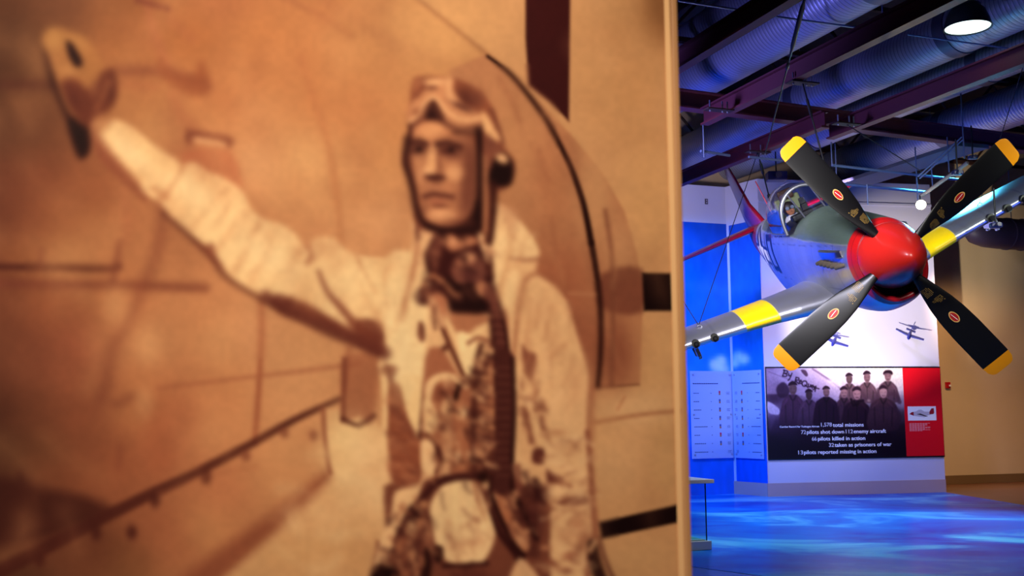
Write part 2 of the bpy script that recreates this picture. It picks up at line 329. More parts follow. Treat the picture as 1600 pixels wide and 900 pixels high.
    for x,y,rx,ry,c,a in ((800,220,50,90,(200,144,94),.8),(860,300,30,80,(190,128,84),.7),(930,300,26,80,(206,156,104),.8),(870,440,60,60,(160,96,64),.8),(900,540,60,70,(158,94,64),.85),(965,550,26,50,(150,88,60),.85),
        (970,385,24,40,(206,154,104),.7)): p.blob(x,y,rx,ry,c,a)
    p.poly([(940,428),(1003,420),(1003,488),(938,480)],(120,64,46),7,alpha=.75)
    for q in ([(780,120),(800,160),(812,190)],[(842,235),(852,270),(858,285)],[(862,340),(866,380),(870,410)],[(848,340),(850,370)]): p.line(q,5,(160,100,68),6,alpha=.5)
    p.line([(620,-30),(700,36),(768,90),(800,118),(836,162),(868,208),(896,270),(915,340),(930,420),(937,480),(938,540),(934,605)],(5,12),KK,7,alpha=.25)
    p.line([(762,88),(798,116),(836,162),(864,205),(892,262),(912,320),(924,380)],(5,10),XX,3,alpha=.95); p.line([(924,380),(934,440),(939,500),(938,560),(934,603)],(10,6),XX,3,alpha=.8)
    p.line([(946,330),(956,400),(958,480),(955,600)],8,(130,78,54),5,alpha=.6); p.line([(888,458),(930,460)],5,(196,140,96),3,alpha=.6)
    p.line([(932,606),(998,601)],3,(90,44,30),3,alpha=.5)
    # black marking bands
    p.poly([(821,-160),(821,60),(826,133),(860,160),(889,190),(891,0),(890,-160)],(66,22,20),3,sm=False)
    p.poly([(1003,426),(1048,427),(1053,486),(1006,486)],(24,6,6),3,sm=False); p.poly([(936,816),(1060,788),(1062,816),(940,842)],(28,8,8),3,sm=False)
    # ------------- outstretched arm, hand on the skin
    p.poly([(70,80),(80,96),(96,150),(118,190),(136,205),(140,232),(132,246),(122,244),(108,200),(84,140),(70,96)],(48,16,10),8); p.poly([(112,180),(136,190),(142,212),(134,242),(122,240),(108,200)],XX,6)
    p.poly([(68,62),(74,48),(92,44),(112,50),(134,60),(150,78),(160,100),(182,112),(186,130),(178,155),(168,180),(152,196),(132,192),(112,178),(98,150),(86,118),(76,84)],(176,120,68),7)
    p.blob(84,62,16,18,(196,144,82),.9); p.blob(120,66,20,12,(190,136,78),.8,30); p.blob(108,110,14,10,(188,134,78),.9); p.blob(140,94,12,14,(176,120,68),.7)
    p.poly([(96,130),(118,124),(140,140),(160,112),(180,108),(184,136),(178,160),(160,184),(140,200),(120,186),(106,160)],(112,56,36),8); p.blob(112,150,10,22,(92,40,28),.7,-20); p.blob(146,140,8,12,(150,92,58),.7); p.blob(174,140,7,22,(92,44,30),.6); p.line([(150,170),(160,152),(170,130)],8,(160,100,62),6,alpha=.6)
    p.poly([(104,66),(112,68),(126,90),(128,102),(118,104),(108,88)],XX,5)
    # forearm
    p.poly([(150,215),(160,222),(185,256),(222,296),(230,310),(226,312),(190,282),(154,246)],(146,84,56),6); 
    p.poly([(146,192),(168,186),(200,194),(240,226),(288,262),(270,300),(232,306),(206,278),(170,240),(150,214)],(246,206,142),6); p.line([(176,204),(216,238),(256,276)],16,HI,12,alpha=.9); p.line([(152,216),(182,252),(224,298)],10,BR,8,alpha=.55)
    # shirt sleeve
    p.poly([(222,286),(238,272),(262,268),(280,268),(290,256),(306,254),(322,266),(350,278),(376,296),(395,330),(420,345),(440,350),(460,364),(478,386),(494,372),(520,372),(550,396),(600,402),(640,396),(660,420),(664,560),(612,560),(600,552),(560,528),(500,500),(440,478),(412,462),(376,446),(350,420),(330,396),(318,382),(296,366),(266,338),(252,318),(224,300)],(252,216,152),5)
    for q,w,a in (([(262,330),(290,300),(318,276)],7,.22),([(300,356),(330,320),(356,296)],8,.3),([(340,390),(366,352),(386,330)],7,.4),([(366,424),(386,390),(404,352)],8,.45),([(392,440),(410,410),(424,372)],7,.35),([(420,456),(446,420),(470,392)],10,.22),([(440,430),(470,400)],8,.3),([(286,262),(270,290),(250,312)],8,.7),([(240,294),(262,310)],9,.6)): p.line(q,w,(196,130,84),7,alpha=a)
    for q in ([(280,320),(312,290),(340,280)],[(330,372),(356,338),(376,310)],[(430,450),(456,400)]): p.line(q,9,HI,8,alpha=.8)
    p.poly([(414,456),(424,464),(440,460),(480,474),(520,498),(560,520),(596,540),(600,554),(560,536),(500,508),(450,496),(428,482)],(128,66,46),6)
    p.line([(256,334),(270,346),(300,372),(330,402),(352,432),(382,452),(420,474),(470,500),(540,530),(604,556)],9,KK,5,alpha=.65); p.poly([(306,378),(320,384),(332,380),(338,398),(350,420),(338,412),(322,394)],(140,74,50),5,alpha=.8)
    p.line([(498,424),(512,456),(536,484),(560,512),(590,530)],(5,16),(126,64,46),5,alpha=.9); p.line([(482,386),(486,402),(480,410)],8,(160,92,62),5,alpha=.8); p.line([(556,398),(566,420),(586,455)],7,(222,170,116),6,alpha=.8)
    p.poly([(548,500),(590,500),(602,520),(602,552),(580,545),(556,524)],(128,66,46),7,alpha=.9); p.line([(560,440),(580,480),(600,510)],10,(226,176,120),9,alpha=.6)
    # ------------- torso: light jacket
    p.poly([(640,396),(660,340),(700,300),(740,330),(776,318),(800,334),(828,366),(842,396),(838,424),(864,444),(886,470),(902,520),(914,556),(920,590),(916,640),(918,700),(924,760),(926,820),(930,870),(934,920),(960,1500),(560,1500),(596,920),(610,840),(604,760),(604,690),(598,620),(594,570),(604,540),(604,480)],(236,190,132),5)
    p.poly([(604,404),(650,396),(672,420),(668,500),(664,560),(664,650),(654,700),(640,650),(630,600),(604,590),(592,570),(606,540)],(255,222,158),6)
    p.poly([(776,330),(800,336),(828,366),(842,396),(826,404),(798,412),(782,440),(774,470),(768,420)],(250,212,150),5); p.poly([(768,440),(790,420),(812,430),(800,480),(798,560),(792,640),(800,720),(788,720),(786,620),(784,520)],(250,212,150),5)
    p.poly([(776,318),(806,330),(810,360),(800,380),(790,350)],(214,160,112),6,alpha=.7)
    p.line([(800,370),(796,400),(784,440),(780,480)],7,(206,150,100),6,alpha=.7); p.line([(800,404),(826,406),(842,404)],5,(140,80,56),4,alpha=.7)
    p.line([(842,426),(822,436),(812,470),(806,520),(802,570)],7,(166,104,70),5,alpha=.7); p.line([(846,430),(870,446),(892,478),(906,530),(918,570),(922,600),(918,680)],5,(150,90,62),4,alpha=.5)
    for q in ([(830,470),(824,520),(816,560)],[(844,470),(838,510)],[(860,480),(852,530)],[(880,540),(860,560)]): p.line(q,7,(206,152,104),7,alpha=.7)
    p.poly([(816,540),(824,548),(838,556),(834,590),(826,590),(818,570)],(136,76,54),5,alpha=.9); p.line([(820,580),(834,600),(840,630)],6,(150,90,62),5,alpha=.6)
    p.blob(880,640,34,60,(240,194,136),.7); p.blob(900,600,20,40,(226,176,122),.6)
    p.line([(608,420),(600,430),(606,480)],5,(210,156,106),5,alpha=.4); p.line([(642,420),(634,470),(628,500)],8,(216,160,108),5,alpha=.9)
    # jacket front, left side
    p.poly([(600,572),(608,570),(624,574),(618,588),(612,604),(604,592)],(128,68,48),5,alpha=.85); p.poly([(606,604),(628,604),(634,640),(648,680),(658,692),(658,750),(644,756),(616,758),(612,720),(604,690)],(154,88,58),5)
    for q,c in (([(614,640),(640,668),(660,684)],DK),([(612,716),(616,745),(640,760)],DK),([(620,700),(650,690)],BR),([(626,720),(648,740)],(140,78,52))): p.line(q,9,c,7,alpha=.7)
    p.poly([(594,560),(602,566),(606,620),(604,700),(598,700),(598,620)],(250,210,146),4)
    p.poly([(626,590),(658,590),(656,630),(654,676),(640,650)],(252,214,148),5); p.poly([(654,504),(660,506),(664,528),(658,534),(652,524)],(128,66,46),4)
    p.line([(666,600),(662,640),(658,680),(664,684)],9,KK,4,alpha=.85); p.line([(700,540),(684,556),(672,590),(664,640)],(10,8),(90,42,30),4,alpha=.9)
    # mae west vest and harness
    p.poly([(664,560),(690,545),(716,585),(740,600),(790,480),(796,600),(796,740),(744,742),(700,744),(668,756),(660,690)],(176,112,76),5)
    p.poly([(696,520),(700,514),(716,540),(740,580),(744,536),(766,500),(766,470),(752,460),(720,470),(700,480)],(246,206,144),5); p.poly([(700,488),(716,478),(752,488),(766,500),(744,512),(722,528),(706,508)],(180,116,78),6,alpha=.9)
    p.poly([(700,524),(712,540),(738,586),(720,596)],(222,168,116),4,alpha=.0)
    p.poly([(714,520),(744,534),(738,586),(726,584)],(255,224,160),4); p.line([(732,536),(746,528),(760,532)],6,(140,80,56),4,alpha=.8)
    p.line([(676,470),(688,500),(706,548),(724,586)],(12,7),(130,76,52),3,alpha=.95); p.line([(680,466),(694,506),(712,552)],(5,3),(196,138,92),3,alpha=.9); p.line([(690,512),(712,556),(722,584)],(3,3),KK,2,alpha=.7)
    p.poly([(664,606),(676,588),(700,582),(724,592),(732,598),(728,608),(700,594),(680,602),(668,640)],(244,202,142),4)
    p.poly([(680,604),(704,598),(716,604),(714,630),(700,620),(684,628)],(150,88,60),5); p.poly([(662,626),(674,628),(684,650),(682,672),(668,678),(662,660)],(252,212,148),5)
    p.poly([(688,640),(702,622),(706,640),(704,660),(694,660)],(226,176,120),5,alpha=.9); p.blob(724,646,10,10,(252,212,150),.95); p.line([(716,604),(712,622)],8,XX,4,alpha=.9)
    p.line([(732,590),(740,600),(746,560),(752,540)],9,(92,46,34),5,alpha=.85); p.line([(768,500),(770,540),(760,570),(744,600),(740,650),(738,700),(742,745)],(9,10),(80,36,28),5,alpha=.85)
    for x,y,r,c,a in ((765,550,9,(236,186,128),.9),(760,588,9,(214,156,104),.9),(766,606,7,(226,170,116),.8),(752,620,12,(92,46,34),.7),(768,640,12,(206,142,94),.8),(742,650,10,(70,30,24),.9),(764,672,14,(196,130,86),.7),(766,696,13,(236,180,124),.85),(764,716,14,(226,168,114),.75),(756,728,10,(150,92,64),.8)): p.blob(x,y,r,r*.8,c,a)
    for y in (660,684,706,724): p.line([(748,y-6),(760,y+2),(776,y)],5,(98,50,36),4,alpha=.7)
    p.line([(668,680),(676,690),(686,708),(690,730)],9,(96,50,36),5,alpha=.8); p.poly([(658,692),(674,690),(680,712),(678,744),(662,748)],(248,206,146),5); p.line([(690,664),(700,680),(696,740)],14,(230,180,126),7,alpha=.9); p.line([(720,670),(724,740)],26,(180,114,76),9,alpha=.8); p.blob(692,668,9,9,(110,58,42),.8)
    p.line([(684,700),(690,722),(682,738)],6,KK,4,alpha=.8)
    # dark belt line and trousers
    p.poly([(600,760),(640,762),(662,752),(680,745),(748,742),(800,752),(856,780),(860,900),(870,1500),(560,1500),(580,900),(604,850)],(130,74,52),5)
    p.poly([(618,768),(650,760),(660,752),(648,790),(630,815),(606,872),(600,880),(584,884),(600,830),(612,800)],(244,200,140),5)
    p.poly([(672,790),(690,760),(712,750),(728,746),(744,756),(756,780),(764,800),(774,822),(770,850),(756,876),(740,882),(708,880),(694,872),(690,856),(680,850),(676,820)],(252,214,152),5)
    p.line([(712,750),(710,800),(712,850)],8,HI,6,alpha=.8); p.line([(740,756),(750,790),(758,812)],6,(206,148,100),5,alpha=.8); p.line([(722,824),(744,812)],8,(216,164,114),6,alpha=.8); p.line([(720,850),(750,846)],10,(226,176,124),8,alpha=.8); p.blob(700,832,8,18,(214,164,114),.7); p.line([(714,850),(716,882)],8,(206,156,108),5,alpha=.7)
    p.line([(620,845),(640,805),(660,780),(680,756),(712,746),(752,744)],(12,12),(70,28,24),5,alpha=.9); p.line([(750,746),(762,756),(768,790),(780,830),(806,866),(826,900),(850,940)],(8,12),(60,22,20),4,alpha=.95)
    p.blob(648,800,13,11,(60,22,18),.85); p.blob(644,822,9,12,(236,190,132),.9,15); p.blob(662,788,8,7,(206,146,98),.85); p.blob(658,818,7,7,(190,126,84),.8); p.blob(668,836,7,12,(214,156,106),.8); p.blob(626,850,8,16,(178,112,74),.7); p.blob(646,856,9,14,(84,40,32),.8,25); p.blob(640,872,8,10,(190,124,82),.7)
    p.poly([(664,858),(672,862),(672,905),(656,905),(662,880)],XX,5,alpha=.9); p.poly([(680,852),(692,856),(692,872),(684,880),(678,866)],XX,4,alpha=.9); p.line([(694,884),(724,884),(760,880)],8,(60,24,20),4,alpha=.85)
    p.poly([(574,920),(584,886),(600,880),(618,888),(622,920),(600,1100),(560,1100)],(36,12,8),5); p.line([(590,858),(600,868),(576,900)],6,(226,174,120),5,alpha=.5)
    p.blob(736,905,30,20,(96,46,36),.7); p.poly([(806,880),(815,872),(832,888),(846,910),(850,940),(800,940),(796,905)],(244,196,138),5,alpha=.9)
    # holster / straps right of the waist
    p.poly([(752,744),(768,700),(790,716),(808,750),(840,780),(856,770),(852,810),(844,850),(842,870),(820,866),(786,830),(766,790)],(104,54,40),4)
    p.poly([(772,770),(786,776),(800,800),(796,820),(786,816),(776,796)],(190,122,80),5,alpha=.95); p.poly([(796,824),(804,812),(822,836),(828,852),(822,862),(812,860),(800,840)],(196,134,90),5); p.blob(812,844,7,8,(232,178,124),.9); p.blob(824,830,5,5,(206,146,100),.8)
    for x,y,r,c in ((759,758,7,(238,188,132)),(783,758,8,(244,198,140)),(770,776,6,(240,192,136)),(784,744,10,(140,80,56)),(828,760,5,(172,112,80)),(756,744,9,XX),(846,770,14,(64,22,20)),(834,800,10,(92,42,34))): p.blob(x,y,r,r*1.1,c,.9)
    p.line([(770,744),(768,770),(778,800),(800,846),(818,868)],(7,9),(48,16,14),3,alpha=.9); p.line([(796,712),(800,760),(818,800),(838,842)],(12,7),(46,16,14),4,alpha=.9); p.line([(808,730),(812,770)],12,(134,78,58),5,alpha=.8)
    # right sleeve folds
    p.poly([(812,706),(826,726),(836,760),(852,758),(852,720),(846,700),(836,690),(820,660),(808,640)],(228,178,122),5,alpha=.7)
    p.poly([(834,702),(850,702),(850,724),(832,722)],(112,58,44),4); p.line([(820,640),(826,664),(830,690)],8,(140,80,56),5,alpha=.8); p.line([(846,652),(848,668)],7,(140,80,56),4,alpha=.8); p.line([(824,622),(842,634),(838,640)],7,(140,80,56),5,alpha=.7); p.blob(828,630,6,6,(240,198,142),.8)
    p.poly([(854,732),(866,740),(880,748),(872,754),(856,754)],(116,62,46),4); p.line([(876,754),(890,760)],8,(150,90,62),5,alpha=.8); p.poly([(870,786),(890,776),(916,774),(920,784),(910,790),(886,790)],(130,74,54),4,alpha=.95)
    p.line([(852,796),(868,794)],6,(150,92,64),5,alpha=.8); p.line([(868,806),(880,802)],5,(190,130,90),5,alpha=.7); p.blob(870,676,14,6,(206,152,104),.8)
    p.blob(904,818,16,14,(196,136,94),.7); p.blob(886,840,20,10,(206,150,104),.5,-20); p.line([(898,868),(910,850),(916,840)],16,(150,92,64),8,alpha=.7); p.blob(890,868,10,7,(176,112,78),.8); p.blob(862,880,12,6,(150,88,62),.85,25); p.blob(852,856,8,5,(196,136,94),.8); p.blob(886,892,9,6,(150,88,62),.8)
    p.line([(918,675),(922,720),(926,790),(930,830),(922,860),(918,900)],(8,10),(150,88,62),4,alpha=.85); p.line([(926,850),(930,880),(946,925)],(16,22),(40,14,12),5,alpha=.85); p.line([(936,840),(948,880),(966,920)],7,(110,62,44),4,alpha=.8); p.line([(930,846),(922,860)],8,(220,170,118),4,alpha=.8)
    for q in ([(856,700),(880,690),(900,684)],[(856,720),(880,728),(910,742)],[(860,768),(890,770),(912,762)],[(860,760),(880,762)]): p.line(q,7,(250,208,150),6,alpha=.55)
    # ------------- oxygen mask on the chest and collar
    p.Z(580,340,3.214)
    p.poly([(215,0),(330,0),(340,60),(300,150),(280,260),(300,340),(250,400),(170,400),(150,340),(200,200),(215,100)],(250,212,150),5,alpha=.9)
    p.line([(232,-20),(236,80),(226,180),(205,300),(170,420),(156,500)],(26,14),(176,112,76),5,alpha=.85); p.line([(236,0),(232,110)],(26,14),KK,5,alpha=.8)
    p.poly([(250,40),(320,30),(340,80),(280,200),(240,200)],(232,184,128),6,alpha=.8)
    p.poly([(330,60),(390,40),(480,60),(540,90),(570,180),(600,240),(620,330),(640,420),(620,480),(560,480),(470,470),(400,460),(380,420),(340,380),(290,380),(300,340),(280,260),(270,190),(300,120)],(66,26,22),5)
    p.blob(330,150,30,60,(140,84,62),.7,10); p.blob(290,220,20,50,(60,24,20),.7); p.blob(320,230,20,40,(150,92,66),.6)
    p.poly([(365,100),(400,80),(440,104),(490,90),(528,104),(530,130),(470,150),(410,170),(375,140)],(190,126,86),6); p.blob(410,122,26,20,(226,166,116),.8); p.blob(486,128,26,14,(190,128,90),.7)
    p.poly([(400,270),(430,200),(470,172),(520,172),(556,210),(580,260),(560,320),(500,340),(430,330)],(140,84,64),6); p.blob(488,200,36,26,(226,168,118),.95); p.blob(450,240,30,36,(180,118,84),.7,20); p.blob(500,290,60,36,(92,46,40),.8); p.blob(590,240,22,22,KK,.7)
    p.poly([(380,300),(430,330),(520,330),(560,400),(600,450),(560,480),(470,480),(400,470),(390,400)],(40,14,12),5)
    p.poly([(525,340),(560,320),(590,340),(596,390),(570,400),(536,384)],(206,142,98),5); p.line([(590,380),(620,440),(640,520),(656,620),(664,740),(668,900)],(50,84),(96,48,38),3); 
    p.line([(580,360),(610,410),(640,480)],(44,46),(134,80,60),3,alpha=.7)
    p.line([(640,420),(668,540),(688,700),(700,900)],(10,16),(44,16,14),3,alpha=.8); p.line([(590,420),(608,520),(622,640),(628,900)],(12,14),(58,24,20),3,alpha=.7)
    for i in range(13):
        t=i/13; x=590+ (655-590)*min(1,t*1.7); y=370+i*42; p.line([(x-14,y+6),(x+8,y),(x+34,y+8)],9,(150,92,68),2,alpha=.5)
    p.line([(310,290),(370,330),(410,380),(440,392)],24,(170,112,76),4); p.line([(310,290),(270,330),(240,370)],20,(160,100,68),4,alpha=.9)
    p.poly([(214,400),(240,360),(300,340),(330,370),(300,430),(240,438)],(92,46,36),4); p.poly([(290,400),(330,376),(372,400),(384,450),(370,500),(330,500),(300,450)],(186,120,82),5,alpha=.95); p.line([(300,410),(320,440),(345,500),(360,540)],26,(232,184,130),5,alpha=.9)
    p.line([(318,450),(314,500),(322,560)],(18,12),(100,52,38),4,alpha=.8); p.blob(258,568,13,38,(100,52,38),.9)
    p.poly([(540,80),(600,100),(612,200),(590,230),(560,180)],(236,188,134),5,alpha=.9); p.line([(600,200),(608,300)],16,KK,5,alpha=.8)
    p.line([(604,-30),(600,60)],(40,20),KK,5,alpha=.9)
    p.Z()
    p.line([(786,560),(788,640),(786,720),(782,760)],(32,27),(84,40,32),3); p.line([(801,560),(804,640),(800,720)],7,(44,16,14),3,alpha=.8)
    for i in range(14): p.line([(777,574+i*13),(796,574+i*13)],3,(124,74,56),2,alpha=.5)
    # ------------- head with leather helmet and goggles
    p.Z(600,100,3.2125)
    p.poly([(120,260),(130,190),(150,80),(200,64),(290,66),(370,80),(450,120),(510,170),(550,240),(585,340),(600,410),(650,480),(655,540),(630,610),(560,660),(540,780),(545,880),(500,900),(480,840),(180,830),(150,680),(120,560),(96,490),(112,400),(124,330)],(140,80,54),5)
    p.poly([(250,90),(370,84),(450,124),(520,190),(560,270),(520,330),(430,260),(300,190)],(150,88,58),6); p.blob(400,180,56,60,(92,46,34),.8); p.blob(470,170,36,50,(150,92,62),.8)
    p.poly([(490,240),(520,260),(560,330),(584,370),(570,390),(520,360),(488,300)],(236,184,124),5); p.line([(540,230),(580,330),(600,400)],10,(96,50,38),5,alpha=.7)
    p.poly([(540,500),(580,440),(640,480),(650,550),(630,606),(560,612),(520,580)],(34,12,10),6); p.blob(592,474,32,24,(244,190,130),.95,35); p.poly([(490,370),(560,390),(590,430),(550,470),(530,520),(500,470)],(140,84,60),6,alpha=.9)
    p.line([(500,480),(505,600),(508,700),(505,830)],(34,26),(190,130,88),5,alpha=.9); p.line([(480,300),(480,420),(478,560),(486,700),(482,820)],(26,20),(40,14,12),4,alpha=.9); p.line([(545,600),(550,700),(540,830),(530,900)],(40,26),(62,26,20),5,alpha=.9)
    # face
    p.poly([(150,330),(200,292),(270,290),(340,320),(400,350),(450,400),(468,500),(470,620),(450,720),(400,780),(320,815),(240,800),(200,760),(170,660),(150,560),(140,430)],(196,134,90),5)
    p.poly([(390,380),(450,400),(470,500),(470,640),(440,740),(370,790),(380,700),(400,600),(380,480)],(132,78,56),16,alpha=.75)
    p.blob(240,330,60,30,(226,164,108),.9); p.blob(210,370,40,16,(210,150,98),.8); p.blob(330,350,40,24,(190,126,82),.6)
    p.line([(148,396),(180,388),(216,404)],(18,16),(72,32,24),5,alpha=.9); p.line([(270,404),(320,396),(380,416)],(18,14),(66,28,22),5,alpha=.9)
    p.blob(176,428,30,16,(78,36,28),.85); p.blob(320,436,44,20,(82,38,30),.85); p.blob(186,424,8,8,(24,8,8),.8); p.blob(336,430,9,9,(24,8,8),.8); p.line([(150,440),(200,446)],5,(150,96,66),4,alpha=.7); p.line([(300,452),(360,452)],5,(140,86,60),4,alpha=.7); p.blob(350,470,40,12,(118,66,48),.5)
    p.line([(246,430),(240,490),(232,540)],(26,34),(240,186,126),7,alpha=.95); p.line([(272,440),(280,500),(290,540)],10,(140,84,58),8,alpha=.6); p.blob(222,530,24,20,(244,190,130),.9); p.blob(355,550,44,34,(238,180,122),.85); p.blob(176,480,20,28,(206,146,98),.7); p.blob(180,560,18,30,(214,154,104),.6)
    p.poly([(206,556),(240,550),(290,560),(304,575),(270,586),(230,580)],(84,40,30),6,alpha=.95); p.blob(262,600,26,16,(140,86,60),.7)
    p.line([(206,666),(250,654),(300,660),(350,668)],(13,9),(92,44,34),5,alpha=.95); p.line([(222,636),(262,626),(300,634)],14,(190,128,88),8,alpha=.7); p.blob(262,690,46,12,(176,108,76),.85); p.blob(280,716,40,9,(120,66,48),.7); p.blob(280,752,56,26,(232,172,118),.9); p.blob(200,720,16,40,(150,96,66),.6)
    p.line([(340,600),(358,660),(340,700)],8,(160,102,70),9,alpha=.5); p.blob(420,620,30,90,(122,70,50),.5)
    p.line([(132,300),(124,400),(104,490),(128,560),(150,640),(168,720),(200,800),(240,830)],(16,20),(56,22,18),5,alpha=.9); p.line([(140,500),(156,600)],5,(160,104,72),4,alpha=.5)
    p.poly([(200,800),(280,815),(370,810),(430,760),(470,680),(490,760),(480,850),(380,850),(260,840)],(40,14,12),6,alpha=.95)
    # goggles
    p.poly([(120,240),(140,190),(180,160),(210,120),(220,80),(340,70),(350,130),(400,200),(480,250),(490,310),(460,345),(400,350),(330,310),(280,260),(245,200),(210,260),(150,300),(124,290)],(206,146,98),5)
    p.poly([(205,270),(230,200),(250,180),(275,220),(300,280),(250,280)],(52,22,18),5); p.blob(160,110,22,40,(176,112,74),.9,20); p.blob(255,90,60,16,(238,186,128),.9); p.blob(240,120,30,10,(110,60,44),.8); p.line([(330,80),(326,140),(350,190)],20,(236,184,126),6,alpha=.9)
    p.line([(130,290),(180,240),(210,190),(246,165),(280,190),(320,240),(380,275),(440,280),(480,268)],(13,13),(244,194,134),4,alpha=.9); p.line([(140,310),(190,270),(240,200),(300,290),(380,330),(470,320)],(20,36),(104,58,42),6,alpha=.75); p.blob(160,240,26,16,(150,92,62),.8,-40); p.blob(390,215,60,16,(100,54,42),.85,25); p.line([(350,345),(430,350),(470,340)],12,(60,26,20),5,alpha=.8)
    p.Z()
    # crumpled cloth, stains and softer modelling over the whole figure
    vest=[(664,600),(690,590),(740,600),(764,520),(768,740),(700,744),(668,750)]; p.crumple(vest,150,1,[(240,196,140),(214,154,104),(96,48,36),(70,32,26),(150,92,64)],15,8,75,60,.6)
    p.crumple([(738,560),(770,540),(772,742),(742,742)],60,2,[(232,180,126),(92,44,34),(60,26,22)],16,7,20,30,.6)
    p.crumple([(604,610),(626,610),(650,690),(656,750),(614,754)],60,3,[(196,130,88),(112,58,42),(170,104,70)],20,7,25,40,.5)
    p.crumple([(600,800),(650,770),(690,860),(660,920),(590,920)],110,4,[(216,160,110),(84,40,32),(60,26,22),(180,118,80)],14,8,80,50,.6)
    p.crumple([(770,760),(800,760),(850,850),(820,870),(786,830)],50,5,[(212,154,106),(70,30,26),(150,92,66)],14,7,60,40,.55)
    p.crumple([(806,720),(850,760),(850,830),(830,830)],40,6,[(130,76,58),(50,20,18),(70,30,26)],16,8,70,30,.55)
    p.crumple([(856,690),(924,690),(926,900),(850,900),(846,800)],120,7,[(252,214,154),(150,92,64),(190,132,92),(244,200,142)],24,7,0,45,.42)
    p.crumple([(806,600),(850,600),(856,700),(820,690)],40,8,[(252,214,154),(160,98,68),(120,64,46)],14,6,75,40,.5)
    p.crumple([(800,440),(890,480),(910,600),(860,680),(812,560)],60,9,[(250,208,150),(206,152,104),(190,134,92)],44,9,100,16,.35)
    p.crumple([(290,280),(390,340),(600,410),(640,500),(600,540),(420,455),(330,380)],110,10,[(255,224,162),(214,158,108),(196,136,92)],34,9,118,20,.38,7)
    p.crumple([(600,420),(650,420),(660,560),(640,640),(604,560)],40,11,[(255,228,166),(222,170,118)],40,9,95,18,.35)
    p.crumple([(680,790),(770,790),(760,876),(694,872)],50,12,[(255,224,162),(214,160,112),(236,188,134)],26,7,80,50,.45)
    p.crumple([(640,760),(770,760),(790,1000),(640,1000),(660,880)],40,13,[(110,58,44),(64,28,24),(150,90,64)],26,9,80,50,.4)
    p.crumple([(772,330),(838,380),(820,420),(780,470)],26,14,[(255,224,162),(206,150,102)],30,8,110,25,.4)
    p.crumple([(-40,-40),(600,-40),(640,380),(560,540),(520,700),(-40,900)],150,15,[(226,170,112),(150,92,60),(176,112,72),(206,146,94)],90,30,70,60,.20,26)
    p.crumple([(540,660),(600,700),(590,900),(360,900)],50,16,[(252,218,156),(214,162,108),(236,192,132)],40,18,20,60,.35,16)
    p.crumple([(780,120),(940,280),(1000,600),(920,600),(860,420)],70,17,[(206,150,100),(150,92,62),(176,116,78)],70,9,78,10,.30,9)
    p.crumple([(900,0),(1040,0),(1040,900),(930,900),(1000,400)],50,18,[(222,174,120),(190,138,90)],80,34,40,60,.22,26)
    p.poly([(146,184),(160,176),(176,184),(168,200),(152,212),(142,206)],(176,118,74),9,alpha=.8); p.poly([(146,196),(158,214),(184,246),(206,276),(230,306),(222,312),(180,272),(150,232),(140,212)],(150,88,58),9,alpha=.65)
    p.blob(200,240,40,14,(255,226,164),.7,40); p.blob(300,300,40,20,(255,228,166),.6,35); p.blob(420,400,50,22,(255,228,166),.5,30); p.blob(560,440,40,26,(255,226,162),.5); p.blob(630,560,24,60,(255,228,166),.6)
    p.line([(414,462),(450,480),(500,508),(560,534),(600,552)],(14,22),(112,56,42),9,alpha=.75); p.blob(604,578,12,9,(150,92,64),.7)
    p.Z(600,100,2.142)
    p.blob(110,285,34,22,(84,42,32),.75); p.blob(222,288,40,22,(88,44,34),.75,6); p.line([(86,262),(110,258),(134,268)],16,(70,32,26),9,alpha=.75); p.line([(180,266),(214,262),(252,276)],15,(70,32,26),9,alpha=.75)
    p.blob(116,286,9,8,(34,14,12),.8); p.blob(226,288,10,8,(34,14,12),.8); p.blob(100,282,6,4,(170,116,84),.4); p.blob(242,290,7,4,(160,106,78),.4); p.blob(118,312,22,9,(176,118,84),.5); p.blob(226,316,30,9,(160,102,74),.5)
    p.blob(158,330,15,34,(236,178,120),.8,-6); p.blob(150,362,18,12,(240,184,128),.7); p.blob(184,340,8,34,(142,88,62),.55); p.blob(168,380,32,10,(78,36,28),.85); p.blob(124,366,12,30,(218,158,108),.6); p.blob(236,362,24,26,(232,172,118),.6)
    p.blob(172,412,30,9,(190,130,92),.5); p.line([(134,444),(160,436),(186,438),(226,446)],(11,10),(84,40,32),8,alpha=.85); p.blob(180,456,36,7,(178,112,80),.6); p.blob(186,474,30,7,(118,66,48),.6); p.blob(200,508,44,18,(226,168,116),.65); p.blob(140,490,10,22,(150,96,68),.5)
    p.blob(290,330,20,70,(118,66,48),.6); p.blob(280,440,28,70,(128,74,54),.65); p.blob(246,530,60,14,(110,60,44),.5); p.blob(160,222,46,22,(226,166,112),.6); p.blob(256,246,40,16,(150,94,66),.5)
    p.line([(76,250),(72,300),(78,350),(96,420),(104,480),(130,530),(180,556)],(18,14),(52,22,18),8,alpha=.8); p.blob(70,320,9,26,(78,36,28),.8); p.line([(330,300),(334,400),(336,500),(340,570)],9,(176,118,80),6,alpha=.6); p.line([(316,220),(320,330),(318,430),(312,520)],(16,20),(38,14,12),7,alpha=.85)
    p.blob(300,120,30,26,(98,52,40),.6); p.blob(355,260,16,26,(120,70,52),.6); p.line([(338,190),(368,240)],14,(236,184,124),6,alpha=.7); p.blob(395,318,18,12,(246,196,138),.85,35); p.blob(395,368,26,34,(34,12,10),.7)
    p.crumple([(440,460),(500,560),(520,640),(460,660),(400,600)],16,19,[(255,224,162),(214,160,110)],30,9,60,30,.4)
    p.Z()
    p.crumple([(650,350),(700,350),(690,440),(660,480)],40,20,[(190,128,90),(60,26,22),(120,70,52)],12,7,60,50,.6); p.crumple([(690,350),(770,370),(772,480),(700,480)],40,21,[(150,94,68),(40,16,14),(60,26,22)],14,8,40,60,.45)
